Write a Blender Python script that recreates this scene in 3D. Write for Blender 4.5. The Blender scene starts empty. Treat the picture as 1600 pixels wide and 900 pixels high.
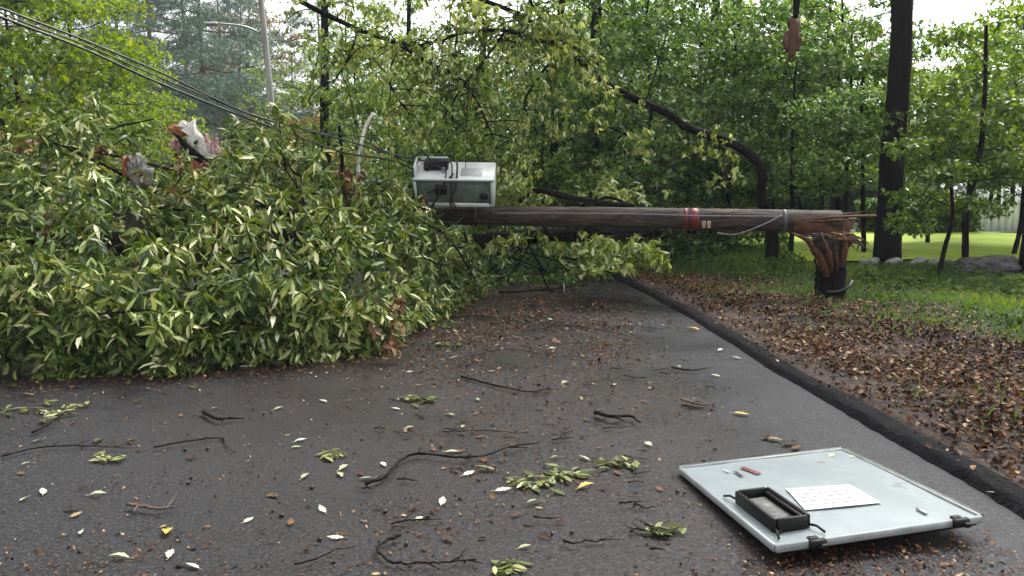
import bpy, math
import numpy as np
from mathutils import Vector, Matrix, noise as mnoise

R = math.radians
rng = np.random.default_rng(7)
scene = bpy.context.scene
col = scene.collection

# ------------------------------------------------------------------ camera
EYE = Vector((0.0, 0.0, 1.6))
F_PX = 1300.0
PITCH = math.atan(150.0 / F_PX)
cam_d = bpy.data.cameras.new("camera")
cam_d.sensor_width = 36.0
cam_d.lens = F_PX / 1600.0 * 36.0
cam_d.clip_start = 0.05
cam_d.clip_end = 1500.0
cam = bpy.data.objects.new("camera", cam_d)
cam.location = EYE
cam.rotation_euler = (math.pi / 2 - PITCH, 0, 0)
col.objects.link(cam)
scene.camera = cam

# ------------------------------------------------------------------ sky, sun, exposure
SUN_EL, SUN_AZ = R(52), R(35)          # direction to the sun: azimuth from +Y towards +X
world = bpy.data.worlds.new("World")
scene.world = world
world.use_nodes = True
wn = world.node_tree
wn.nodes.clear()
w_out = wn.nodes.new("ShaderNodeOutputWorld")
w_bg = wn.nodes.new("ShaderNodeBackground")
w_sky = wn.nodes.new("ShaderNodeTexSky")
w_sky.sky_type = 'NISHITA'
w_sky.sun_disc = False
w_sky.sun_elevation = SUN_EL
w_sky.sun_rotation = SUN_AZ
w_sky.dust_density = 4.0
w_hs = wn.nodes.new("ShaderNodeHueSaturation")
w_hs.inputs['Saturation'].default_value = 0.16      # overcast: the cloud cover greys the sky
w_bg.inputs['Strength'].default_value = 0.15
wn.links.new(w_sky.outputs[0], w_hs.inputs['Color'])
wn.links.new(w_hs.outputs[0], w_bg.inputs['Color'])
wn.links.new(w_bg.outputs[0], w_out.inputs['Surface'])
sun_d = bpy.data.lights.new("sun", 'SUN')
sun_d.energy = 1.5
sun_d.angle = R(18)
sun_d.color = (1.0, 0.97, 0.92)
sun = bpy.data.objects.new("sun", sun_d)
sun.rotation_euler = (math.pi / 2 - SUN_EL, 0, math.pi - SUN_AZ)
sun.location = (20, 30, 60)
col.objects.link(sun)
vs = scene.view_settings
vs.view_transform = 'Standard'
vs.look = 'None'
vs.gamma = 1.0
vs.use_curve_mapping = False
vs.exposure = 1.5
scene.cycles.max_bounces = 7
scene.cycles.diffuse_bounces = 3
scene.cycles.glossy_bounces = 2
scene.cycles.transmission_bounces = 5
scene.cycles.transparent_max_bounces = 6
scene.cycles.caustics_reflective = False
scene.cycles.caustics_refractive = False

# ------------------------------------------------------------------ measuring helpers
def ray(px, py):
    x = (px - 800.0) / F_PX
    yy = (450.0 - py) / F_PX
    c, s = math.cos(PITCH), math.sin(PITCH)
    return Vector((x, c + yy * s, -s + yy * c))

def G(px, py, z=0.0):
    d = ray(px, py)
    return EYE + d * ((z - EYE.z) / d.z)

def D(px, py, Y):
    d = ray(px, py)
    return EYE + d * (Y / d.y)

def smooth(a, b, x):
    t = np.clip((x - a) / (b - a), 0, 1)
    return t * t * (3 - 2 * t)

KY = np.array([-40, 0, 4.2, 7.2, 10.4, 13, 16, 19, 23, 28, 33, 40, 60], float)
_k = [G(p[0], p[1]).x for p in ((1590, 800), (1240, 598), (1100, 510), (1010, 458), (945, 425))]
KX = np.array([_k[0] + .25, _k[0] + .1, _k[0], _k[1], _k[2], _k[3], _k[4], _k[4] - .9, _k[4] - 3.0, _k[4] - 6.5, _k[4] - 10.5, _k[4] - 17, _k[4] - 40])
def kerb_x(y):
    return np.interp(y, KY, KX)
ROAD_W = 8.6
def left_x(y):
    return kerb_x(y) - ROAD_W

def terrain(x, y):
    x = np.asarray(x, float); y = np.asarray(y, float)
    kx = kerb_x(y)
    r = x - kx
    right = 0.055 + 0.045 * smooth(0.2, 2.5, r) + 0.26 * smooth(12.0, 17.0, y) * smooth(0.5, 4, r)
    l = (kx - ROAD_W) - x
    left = 0.03 + 0.8 * smooth(0.5, 14, l)
    road = np.full_like(x, -0.08)
    h = np.where(r > 0.10, right, np.where(l > 0.1, left, road))
    bump = 0.025 * np.sin(x * 2.1 + 1.3 * np.sin(y * 1.1)) * np.sin(y * 1.7 + 0.6 * np.sin(x * 0.9))
    h = h + np.where((r > 0.10) | (l > 0.1), bump, 0)
    far = np.hypot(x, y - 10)
    h = h + 1.5 * smooth(60, 160, far)
    return h
def H(x, y):
    return float(terrain(np.array([x]), np.array([y]))[0])

# ------------------------------------------------------------------ object helpers
def tag(o, label=None, cat=None, group=None, kind=None):
    if label: o['label'] = label
    if cat: o['category'] = cat
    if group: o['group'] = group
    if kind: o['kind'] = kind
    return o

def empty(name, loc=(0, 0, 0), rot=(0, 0, 0)):
    o = bpy.data.objects.new(name, None)
    o.location = loc; o.rotation_euler = rot
    o.empty_display_size = 0.2
    col.objects.link(o)
    return o

def link(name, me, mat, parent=None, loc=None, rot=None):
    o = bpy.data.objects.new(name, me)
    if mat is not None and len(me.materials) == 0:
        me.materials.append(mat)
    if parent is not None: o.parent = parent
    if loc is not None: o.location = loc
    if rot is not None: o.rotation_euler = rot
    col.objects.link(o)
    return o

class MB:
    """collects verts, faces and a per-vertex tone"""
    def __init__(self):
        self.V = []; self.Fs = []; self.T = []; self.n = 0
    def add(self, V, faces_list, tone=None):
        V = np.asarray(V, float).reshape(-1, 3)
        for f in faces_list:
            self.Fs.append(np.asarray(f, int) + self.n)
        self.V.append(V)
        if tone is None: tone = np.full(len(V), 0.5)
        tone = np.broadcast_to(np.asarray(tone, float), (len(V),))
        self.T.append(tone); self.n += len(V)
        return self
    def mesh(self, name, smooth_shade=True):
        me = bpy.data.meshes.new(name)
        V = np.concatenate(self.V) if self.V else np.zeros((0, 3))
        loops = []; starts = []; pos = 0
        for f in self.Fs:
            if f.ndim == 1: f = f[None]
            k = f.shape[1]
            loops.append(f.ravel()); starts.append(pos + np.arange(len(f)) * k); pos += f.size
        loops = np.concatenate(loops); starts = np.concatenate(starts)
        me.vertices.add(len(V)); me.vertices.foreach_set("co", V.ravel().astype(np.float32))
        me.loops.add(len(loops)); me.loops.foreach_set("vertex_index", loops.astype(np.int32))
        me.polygons.add(len(starts)); me.polygons.foreach_set("loop_start", starts.astype(np.int32))
        a = me.attributes.new("tone", 'FLOAT', 'POINT')
        a.data.foreach_set("value", np.concatenate(self.T).astype(np.float32))
        me.update(calc_edges=True); me.validate()
        if smooth_shade:
            me.polygons.foreach_set("use_smooth", np.ones(len(me.polygons), bool))
        return me
    # --- shapes
    def box(self, c, s, rot=None, bev=0.0, tone=.5):
        hx, hy, hz = s[0] / 2, s[1] / 2, s[2] / 2
        b = min(bev, hx * .9, hy * .9, hz * .9)
        if b <= 0:
            P = np.array([[x, y, z] for z in (-hz, hz) for (x, y) in ((-hx, -hy), (hx, -hy), (hx, hy), (-hx, hy))])
            Fq = [[0, 3, 2, 1], [4, 5, 6, 7], [0, 1, 5, 4], [1, 2, 6, 5], [2, 3, 7, 6], [3, 0, 4, 7]]
            faces = [np.array(Fq)]
        else:
            P = []; idx = {}
            for sx in (-1, 1):
                for sy in (-1, 1):
                    for sz in (-1, 1):
                        for ax in range(3):
                            p = [sx * (hx - b), sy * (hy - b), sz * (hz - b)]
                            p[ax] = (sx, sy, sz)[ax] * (hx, hy, hz)[ax]
                            idx[(sx, sy, sz, ax)] = len(P); P.append(p)
            P = np.array(P); q = []; t = []
            def fix(f):
                a = P[f[1]] - P[f[0]]; c2 = P[f[2]] - P[f[0]]
                n = np.cross(a, c2)
                return f if n @ P[list(f)].mean(0) > 0 else f[::-1]
            for ax in range(3):
                o1, o2 = [i for i in range(3) if i != ax]
                for sg in (-1, 1):
                    f = []
                    for (u, v) in ((-1, -1), (1, -1), (1, 1), (-1, 1)):
                        k = [0, 0, 0]; k[ax] = sg; k[o1] = u; k[o2] = v
                        f.append(idx[(k[0], k[1], k[2], ax)])
                    q.append(fix(f))
                for u in (-1, 1):
                    for v in (-1, 1):
                        k0 = [0, 0, 0]; k0[ax] = -1; k0[o1] = u; k0[o2] = v
                        k1 = list(k0); k1[ax] = 1
                        q.append(fix([idx[(*k0, o1)], idx[(*k1, o1)], idx[(*k1, o2)], idx[(*k0, o2)]]))
            for sx in (-1, 1):
                for sy in (-1, 1):
                    for sz in (-1, 1):
                        t.append(fix([idx[(sx, sy, sz, 0)], idx[(sx, sy, sz, 1)], idx[(sx, sy, sz, 2)]]))
            faces = [np.array(q), np.array(t)]
        if rot is not None: P = P @ np.array(rot).T
        self.add(P + np.array(c), faces, tone)
        return self
    def tube(self, pts, rad, n=8, wob=0.0, caps=True, tone=.5, seed=0):
        pts = np.array([tuple(p) for p in pts], float)
        m = len(pts)
        rad = np.broadcast_to(np.asarray(rad, float), (m,))
        tan = np.gradient(pts, axis=0)
        tan /= np.linalg.norm(tan, axis=1)[:, None] + 1e-9
        ref = np.array([0, 0, 1.0]) if abs(tan[0][2]) < .9 else np.array([1.0, 0, 0])
        u = np.cross(tan[0], ref); u /= np.linalg.norm(u)
        ang = np.arange(n) * 2 * np.pi / n
        rr = np.random.default_rng(seed + m)
        V = []
        for i in range(m):
            u = u - tan[i] * (u @ tan[i]); u /= np.linalg.norm(u) + 1e-9
            v = np.cross(tan[i], u)
            r = rad[i] * (1 + wob * rr.normal(size=n))
            V.append(pts[i] + (np.cos(ang) * r)[:, None] * u + (np.sin(ang) * r)[:, None] * v)
        V = np.concatenate(V)
        i = np.arange(m - 1)[:, None] * n; j = np.arange(n)[None]
        a = i + j; b = i + (j + 1) % n
        q = np.stack([a, b, b + n, a + n], -1).reshape(-1, 4)
        fl = [q]
        if caps:
            fl.append(np.arange(n)[::-1][None]); fl.append((np.arange(n) + (m - 1) * n)[None])
        self.add(V, fl, tone)
        return self

def spline(pts, k=6):
    """Catmull-Rom through points (any dimension)"""
    P = np.array([tuple(p) for p in pts], float)
    P = np.vstack([2 * P[0] - P[1], P, 2 * P[-1] - P[-2]])
    out = []
    for i in range(1, len(P) - 2):
        t = np.linspace(0, 1, k, endpoint=False)[:, None]
        p0, p1, p2, p3 = P[i - 1], P[i], P[i + 1], P[i + 2]
        out.append(.5 * (2 * p1 + (p2 - p0) * t + (2 * p0 - 5 * p1 + 4 * p2 - p3) * t ** 2 + (3 * p1 - p0 - 3 * p2 + p3) * t ** 3))
    out.append(P[-2][None])
    return np.concatenate(out)

def norm(a):
    return a / (np.linalg.norm(a, axis=-1, keepdims=True) + 1e-9)

def leaves_hq(mb, B, Dr, N, L, W, curl, tone):
    """long leaves with a folded midrib and a drooping tip; 8 verts each"""
    n = len(B)
    Dr = norm(Dr); S = norm(np.cross(Dr, N)); N = norm(np.cross(S, Dr))
    L = L[:, None]; W = W[:, None]; curl = curl[:, None]
    down = -N
    mid = lambda t, f: B + Dr * L * t * (1 - .25 * np.abs(curl) * t) + down * (curl * L * t * t) + down * 0
    m1, m2, tip = mid(.33, 0), mid(.7, 0), mid(1.0, 0)
    fold = N * W * .18
    l1 = m1 + S * W * .5 + fold; r1 = m1 - S * W * .5 + fold
    l2 = m2 + S * W * .42 + fold; r2 = m2 - S * W * .42 + fold
    V = np.stack([B, l1, m1, r1, l2, m2, r2, tip], 1).reshape(-1, 3)
    o = (np.arange(n) * 8)[:, None]
    tri = np.concatenate([o + [0, 2, 1], o + [0, 3, 2], o + [4, 5, 7], o + [5, 6, 7]])
    quad = np.concatenate([o + [1, 2, 5, 4], o + [2, 3, 6, 5]])
    mb.add(V, [tri, quad], np.repeat(tone, 8))

def leaves_lq(mb, B, Dr, N, L, W, tone):
    n = len(B)
    Dr = norm(Dr); S = norm(np.cross(Dr, N)); N = norm(np.cross(S, Dr))
    L = L[:, None]; W = W[:, None]
    l = B + Dr * L * .45 + S * W * .5 + N * W * .15
    r = B + Dr * L * .45 - S * W * .5 + N * W * .15
    tip = B + Dr * L
    V = np.stack([B, l, tip, r], 1).reshape(-1, 3)
    o = (np.arange(n) * 4)[:, None]
    mb.add(V, [np.concatenate([o + [0, 2, 1], o + [0, 3, 2]])], np.repeat(tone, 4))

def sprigs(mb, P, axis, rg, per=8, L=.16, W=.045, spread=1.0, droop=.35, tone=None, hq=True, upbias=.5):
    """a whorl of leaves round the end of each twig"""
    n = len(P)
    axis = norm(axis)
    ref = norm(rg.normal(size=(n, 3)))
    u = norm(np.cross(axis, ref)); v = np.cross(axis, u)
    ph = rg.uniform(0, 2 * np.pi, n)[:, None] + (np.arange(per) * 2.39996)[None] + rg.normal(size=(n, per)) * .3
    op = spread * rg.uniform(.45, 1.25, (n, per))
    d = axis[:, None] * np.cos(op)[..., None] + (u[:, None] * np.cos(ph)[..., None] + v[:, None] * np.sin(ph)[..., None]) * np.sin(op)[..., None]
    d[..., 2] -= droop * rg.uniform(.4, 1.6, (n, per))
    d = norm(d)
    back = rg.uniform(0, L * .7, (n, per))
    B = P[:, None] - axis[:, None] * back[..., None]
    N = rg.normal(size=(n, per, 3)) * .55; N[..., 2] += upbias * 2
    Ls = L * rg.uniform(.65, 1.2, (n, per)) ; Ws = Ls / L * W * rg.uniform(.8, 1.25, (n, per))
    if tone is None: tone = rg.uniform(0, 1, n)
    T = np.clip(tone[:, None] * .5 + rg.uniform(0, 1, (n, per)) ** 1.5 * .70 - .07, 0, 1)
    f = lambda a: a.reshape(-1, 3)
    if hq:
        leaves_hq(mb, f(B), f(d), f(N), Ls.ravel(), Ws.ravel(), rg.uniform(.0, .5, n * per), T.ravel())
    else:
        leaves_lq(mb, f(B), f(d), f(N), Ls.ravel(), Ws.ravel(), T.ravel())

# ------------------------------------------------------------------ materials
def new_mat(name):
    m = bpy.data.materials.new(name); m.use_nodes = True
    nt = m.node_tree; nt.nodes.clear()
    out = nt.nodes.new("ShaderNodeOutputMaterial")
    return m, nt, out

def ramp(nt, fac, stops):
    r = nt.nodes.new("ShaderNodeValToRGB")
    el = r.color_ramp.elements
    while len(el) < len(stops): el.new(.5)
    for e, (p, c) in zip(el, stops):
        e.position = p; e.color = (*c, 1)
    nt.links.new(fac, r.inputs[0])
    return r.outputs[0]

def leaf_mat(name, stops, back=1.35, rough=.42, trans=.35, spec=.5):
    m, nt, out = new_mat(name)
    at = nt.nodes.new("ShaderNodeAttribute"); at.attribute_name = "tone"
    c = ramp(nt, at.outputs['Fac'], stops)
    geo = nt.nodes.new("ShaderNodeNewGeometry")
    mixb = nt.nodes.new("ShaderNodeMix"); mixb.data_type = 'RGBA'
    mul = nt.nodes.new("ShaderNodeMix"); mul.data_type = 'RGBA'; mul.blend_type = 'MULTIPLY'
    mul.inputs[0].default_value = 1.0
    mul.clamp_result = False
    nt.links.new(c, mul.inputs[6]); mul.inputs[7].default_value = (back * 1.04, back * 1.0, back * (1.3 if back > 1.4 else 1.0), 1)
    nt.links.new(geo.outputs['Backfacing'], mixb.inputs[0])
    nt.links.new(c, mixb.inputs[6]); nt.links.new(mul.outputs[2], mixb.inputs[7])
    p = nt.nodes.new("ShaderNodeBsdfPrincipled")
    p.inputs['Roughness'].default_value = rough
    p.inputs['Specular IOR Level'].default_value = spec
    nt.links.new(mixb.outputs[2], p.inputs['Base Color'])
    tr = nt.nodes.new("ShaderNodeBsdfTranslucent")
    hs = nt.nodes.new("ShaderNodeHueSaturation"); hs.inputs['Saturation'].default_value = 1.25; hs.inputs['Value'].default_value = 1.5
    hs.inputs['Hue'].default_value = .49
    nt.links.new(c, hs.inputs['Color']); nt.links.new(hs.outputs[0], tr.inputs['Color'])
    mx = nt.nodes.new("ShaderNodeMixShader"); mx.inputs[0].default_value = trans
    nt.links.new(p.outputs[0], mx.inputs[1]); nt.links.new(tr.outputs[0], mx.inputs[2])
    nt.links.new(mx.outputs[0], out.inputs['Surface'])
    return m

def noise_mat(name, stops, scale=6.0, rough=.7, bump=.3, bscale=None, stretch=(1, 1, 1), detail=8, spec=.5, rough2=None, bdist=.02, coords='Object', metallic=0.0):
    m, nt, out = new_mat(name)
    tc = nt.nodes.new("ShaderNodeTexCoord")
    mp = nt.nodes.new("ShaderNodeMapping"); mp.inputs['Scale'].default_value = stretch
    nt.links.new(tc.outputs[coords], mp.inputs[0])
    nz = nt.nodes.new("ShaderNodeTexNoise"); nz.inputs['Scale'].default_value = scale; nz.inputs['Detail'].default_value = detail
    nz.inputs['Roughness'].default_value = .65
    nt.links.new(mp.outputs[0], nz.inputs[0])
    p = nt.nodes.new("ShaderNodeBsdfPrincipled")
    nt.links.new(ramp(nt, nz.outputs[0], stops), p.inputs['Base Color'])
    p.inputs['Roughness'].default_value = rough; p.inputs['Specular IOR Level'].default_value = spec
    p.inputs['Metallic'].default_value = metallic
    if rough2 is not None:
        mr = nt.nodes.new("ShaderNodeMapRange"); mr.inputs['From Min'].default_value = .35; mr.inputs['From Max'].default_value = .65
        mr.inputs['To Min'].default_value = rough; mr.inputs['To Max'].default_value = rough2
        nt.links.new(nz.outputs[0], mr.inputs[0]); nt.links.new(mr.outputs[0], p.inputs['Roughness'])
    if bump:
        n2 = nt.nodes.new("ShaderNodeTexNoise"); n2.inputs['Scale'].default_value = bscale or scale * 3; n2.inputs['Detail'].default_value = 6
        nt.links.new(mp.outputs[0], n2.inputs[0])
        b = nt.nodes.new("ShaderNodeBump"); b.inputs['Strength'].default_value = bump; b.inputs['Distance'].default_value = bdist
        nt.links.new(n2.outputs[0], b.inputs['Height']); nt.links.new(b.outputs[0], p.inputs['Normal'])
    nt.links.new(p.outputs[0], out.inputs['Surface'])
    return m

M = {}
M['leaf_fallen'] = leaf_mat("fallen_leaf", [(0, (.011, .022, .005)), (.28, (.040, .068, .010)), (.55, (.098, .142, .022)), (.8, (.24, .265, .075)), (1, (.52, .53, .27))], back=2.2, rough=.42, trans=.28, spec=.4)  # varied leaf tones; palest stops paint in highlights, darkest the shaded gaps
M['leaf_arch'] = leaf_mat("hanging_leaf", [(0, (.04, .065, .012)), (.3, (.11, .155, .03)), (.6, (.24, .29, .075)), (1, (.56, .58, .28))], back=1.7, rough=.4, trans=.45)
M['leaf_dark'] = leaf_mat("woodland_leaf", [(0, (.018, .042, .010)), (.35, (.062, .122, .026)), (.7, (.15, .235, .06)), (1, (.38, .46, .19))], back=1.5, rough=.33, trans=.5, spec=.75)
M['leaf_mid'] = leaf_mat("mid_green_leaf", [(0, (.026, .056, .010)), (.35, (.08, .145, .022)), (.7, (.18, .26, .045)), (1, (.40, .45, .17))], back=1.5, rough=.33, trans=.5, spec=.75)
M['leaf_yellow'] = leaf_mat("yellow_green_leaf", [(0, (.04, .075, .012)), (.35, (.11, .17, .022)), (.7, (.21, .28, .04)), (1, (.36, .41, .08))], back=1.2, rough=.5, trans=.5)
M['leaf_hazed'] = leaf_mat("hazed_blue_green_leaf", [(0, (.030, .058, .040)), (.5, (.06, .105, .07)), (1, (.12, .18, .12))], back=1.2, rough=.55, trans=.3)  # blue-green conifer leaf with bluish distance haze put into its colour
M['leaf_orange'] = leaf_mat("turning_leaf", [(0, (.09, .06, .02)), (.4, (.20, .14, .03)), (.7, (.28, .17, .04)), (1, (.16, .17, .05))], back=1.2, rough=.5, trans=.4)
M['leaf_brown'] = leaf_mat("dead_leaf", [(0, (.012, .005, .003)), (.35, (.050, .021, .010)), (.62, (.115, .050, .020)), (.85, (.20, .105, .042)), (1, (.42, .30, .16))], back=1.1, rough=.6, trans=.1, spec=.22)
M['leaf_rust'] = leaf_mat('rust_leaf', [(0, (.035, .018, .010)), (.5, (.12, .06, .028)), (1, (.28, .17, .08))], back=1.2, rough=.55, trans=.2, spec=.3)
M['leaf_pale'] = leaf_mat("pale_road_leaf", [(0, (.30, .34, .16)), (.5, (.45, .48, .30)), (1, (.62, .62, .50))], back=1.2, rough=.4, trans=.1)
M['leaf_gold'] = leaf_mat("golden_leaf", [(0, (.45, .26, .03)), (.5, (.62, .40, .06)), (1, (.70, .50, .12))], back=1.1, rough=.4, trans=.1)
M['leaf_road'] = leaf_mat("green_road_leaf", [(0, (.035, .055, .012)), (.4, (.10, .13, .03)), (.75, (.21, .23, .07)), (1, (.44, .44, .22))], back=1.4, rough=.35, trans=.2)
M['weed'] = leaf_mat('weed_leaf', [(0, (.015, .035, .008)), (.5, (.05, .095, .02)), (1, (.13, .19, .05))], back=1.1, rough=.6, trans=.35, spec=.2)
M['grass'] = leaf_mat("grass_blade", [(0, (.03, .065, .008)), (.45, (.09, .185, .018)), (.8, (.18, .28, .035)), (1, (.36, .34, .10))], back=1.0, rough=.5, trans=.4)
M['bark_dark'] = noise_mat("wet_dark_bark", [(.3, (.003, .0025, .0025)), (.6, (.010, .008, .008)), (.8, (.028, .024, .022))], spec=.08, scale=7, stretch=(1, 1, .25), bump=1.0, bscale=12, rough=.85, bdist=.04)
M['bark_grey'] = noise_mat("grey_brown_bark", [(.3, (.02, .015, .011)), (.55, (.06, .048, .036)), (.8, (.13, .11, .085))], scale=9, bump=.8, rough=.65)
M['twig'] = noise_mat("wet_twig", [(.3, (.004, .003, .0025)), (.7, (.018, .012, .009))], scale=20, bump=.4, rough=.7, spec=.12)
M['twig_light'] = noise_mat("brown_twig", [(.3, (.05, .032, .022)), (.7, (.14, .095, .065))], scale=20, bump=.4, rough=.55)
M['torn_wood'] = noise_mat("fresh_torn_wood", [(.28, (.022, .008, .006)), (.48, (.075, .026, .016)), (.62, (.17, .07, .04)), (.8, (.34, .22, .15))], scale=6, stretch=(6, 6, .6), bump=.9, bscale=12, rough=.6)
def splinter_mat():
    m, nt, out = new_mat("splintered_wood")
    at = nt.nodes.new("ShaderNodeAttribute"); at.attribute_name = "tone"
    tc = nt.nodes.new("ShaderNodeTexCoord"); mp = nt.nodes.new("ShaderNodeMapping"); mp.inputs['Scale'].default_value = (9, 9, 1.2)
    nt.links.new(tc.outputs['Object'], mp.inputs[0])
    nz = nt.nodes.new("ShaderNodeTexNoise"); nz.inputs['Scale'].default_value = 7; nz.inputs['Detail'].default_value = 6
    nt.links.new(mp.outputs[0], nz.inputs[0])
    a = nt.nodes.new("ShaderNodeMath"); a.operation = 'MULTIPLY_ADD'; nt.links.new(nz.outputs[0], a.inputs[0]); a.inputs[1].default_value = .9; a.inputs[2].default_value = -.45
    b = nt.nodes.new("ShaderNodeMath"); b.operation = 'ADD'; b.use_clamp = True; nt.links.new(a.outputs[0], b.inputs[0]); nt.links.new(at.outputs['Fac'], b.inputs[1])
    p = nt.nodes.new("ShaderNodeBsdfPrincipled"); p.inputs['Roughness'].default_value = .6; p.inputs['Specular IOR Level'].default_value = .3
    nt.links.new(ramp(nt, b.outputs[0], [(0, (.006, .003, .003)), (.33, (.026, .010, .006)), (.55, (.11, .040, .018)), (.78, (.30, .135, .06)), (1, (.55, .40, .27))]), p.inputs['Base Color'])
    bu = nt.nodes.new("ShaderNodeBump"); bu.inputs['Distance'].default_value = .02; bu.inputs['Strength'].default_value = .9
    nt.links.new(nz.outputs[0], bu.inputs['Height']); nt.links.new(bu.outputs[0], p.inputs['Normal'])
    nt.links.new(p.outputs[0], out.inputs['Surface']); return m
M['splinter'] = splinter_mat()
M['pale_wood'] = noise_mat("pale_torn_wood", [(.32, (.40, .24, .18)), (.42, (.74, .68, .62)), (.7, (.84, .82, .78))], scale=5, stretch=(4, 4, .8), bump=.7, bscale=10, rough=.6)
M['orange_wood'] = noise_mat("orange_torn_wood", [(.3, (.10, .02, .01)), (.48, (.42, .12, .04)), (.62, (.58, .24, .10)), (.78, (.70, .48, .32))], scale=6, stretch=(5, 5, .6), bump=.9, bscale=12, rough=.6)
M['boulder'] = noise_mat("grey_boulder", [(.3, (.035, .03, .034)), (.55, (.09, .08, .085)), (.75, (.07, .09, .04))], scale=5, bump=.8, rough=.75, bdist=.05)
M['fieldstone'] = noise_mat("pale_fieldstone", [(.3, (.14, .13, .12)), (.55, (.34, .33, .31)), (.8, (.55, .54, .50))], scale=5, bump=.6, rough=.8)
M['steel'] = noise_mat("galvanised_steel", [(.3, (.32, .33, .34)), (.7, (.52, .53, .54))], scale=14, bump=.1, rough=.35, metallic=.8)
M['black_plastic'] = noise_mat("black_plastic", [(.3, (.004, .004, .004)), (.7, (.010, .010, .010))], scale=30, bump=.2, rough=.5, spec=.25)
M['cable'] = noise_mat("black_cable", [(.3, (.008, .008, .009)), (.7, (.02, .02, .022))], scale=30, bump=.1, rough=.45)
M['grey_cable'] = noise_mat("grey_steel_wire", [(.3, (.12, .12, .13)), (.7, (.28, .28, .30))], scale=30, bump=.1, rough=.4)
M['red'] = noise_mat("red_band", [(.3, (.05, .006, .006)), (.5, (.14, .012, .014)), (.65, (.26, .03, .03))], scale=20, bump=.1, rough=.4)
M['tag_tan'] = noise_mat("tan_tag", [(.3, (.35, .24, .16)), (.7, (.50, .38, .28))], scale=20, bump=.1, rough=.5)
M['far_pole'] = noise_mat("weathered_grey_pole", [(.3, (.20, .19, .18)), (.7, (.42, .41, .39))], scale=6, stretch=(1, 1, .1), bump=.4, rough=.8)
M['paper'] = noise_mat("white_paper_label", [(.35, (.44, .45, .44)), (.6, (.58, .59, .58))], scale=9, bump=.1, rough=.6)
M['print'] = noise_mat("grey_print", [(.3, (.32, .33, .35)), (.7, (.40, .41, .42))], scale=30, bump=0, rough=.6)
M['ink'] = noise_mat("black_ink", [(.3, (.015, .015, .018)), (.7, (.03, .03, .035))], scale=30, bump=0, rough=.4)
M['white_wall'] = noise_mat("white_siding", [(.3, (.72, .73, .74)), (.7, (.82, .82, .82))], scale=2, stretch=(1, 1, 8), bump=.3, rough=.6)
M['roof'] = noise_mat("grey_shingles", [(.3, (.06, .06, .065)), (.7, (.12, .12, .12))], scale=12, bump=.6, rough=.85)
M['window_dark'] = noise_mat("dark_glass", [(.3, (.02, .025, .03)), (.7, (.04, .045, .05))], scale=3, bump=0, rough=.08)
M['acorn'] = noise_mat("dark_acorn", [(.3, (.010, .006, .005)), (.7, (.035, .02, .014))], scale=60, bump=.1, rough=.4)
M['copper'] = noise_mat("insulator_glass", [(.3, (.3, .5, .5)), (.7, (.5, .65, .65))], scale=6, bump=0, rough=.1)

def painted_metal(name, base, dirt, spots=True):
    m, nt, out = new_mat(name)
    tc = nt.nodes.new("ShaderNodeTexCoord")
    nz = nt.nodes.new("ShaderNodeTexNoise"); nz.inputs['Scale'].default_value = 3.2; nz.inputs['Detail'].default_value = 9; nz.inputs['Roughness'].default_value = .7
    nt.links.new(tc.outputs['Object'], nz.inputs[0])
    c1 = ramp(nt, nz.outputs[0], [(.40, base), (.52, tuple(b * .88 for b in base)), (.60, tuple(b * 1.02 for b in base)), (.72, dirt)])
    n2 = nt.nodes.new("ShaderNodeTexVoronoi"); n2.inputs['Scale'].default_value = 26
    nt.links.new(tc.outputs['Object'], n2.inputs[0])
    mr = nt.nodes.new("ShaderNodeMapRange"); mr.inputs['From Min'].default_value = .04; mr.inputs['From Max'].default_value = .11
    mr.inputs['To Min'].default_value = .55; mr.inputs['To Max'].default_value = 0
    nt.links.new(n2.outputs['Distance'], mr.inputs[0])
    mx = nt.nodes.new("ShaderNodeMix"); mx.data_type = 'RGBA'
    nt.links.new(mr.outputs[0], mx.inputs[0]); nt.links.new(c1, mx.inputs[6]); mx.inputs[7].default_value = (*dirt, 1)
    p = nt.nodes.new("ShaderNodeBsdfPrincipled"); p.inputs['Roughness'].default_value = .32
    nt.links.new(mx.outputs[2] if spots else c1, p.inputs['Base Color'])
    b = nt.nodes.new("ShaderNodeBump"); b.inputs['Strength'].default_value = .25; b.inputs['Distance'].default_value = .004
    nt.links.new(nz.outputs[0], b.inputs['Height']); nt.links.new(b.outputs[0], p.inputs['Normal'])
    nt.links.new(p.outputs[0], out.inputs['Surface'])
    return m
M['door_paint'] = painted_metal("pale_grey_paint", (.255, .295, .305), (.11, .115, .10))
M['cab_paint'] = painted_metal("cabinet_paint", (.66, .68, .67), (.36, .37, .33))
M['cab_inside'] = noise_mat("cabinet_inner_panel", [(.3, (.08, .10, .09)), (.55, (.15, .18, .16)), (.75, (.25, .27, .25))], scale=5, bump=.3, rough=.4)

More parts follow.
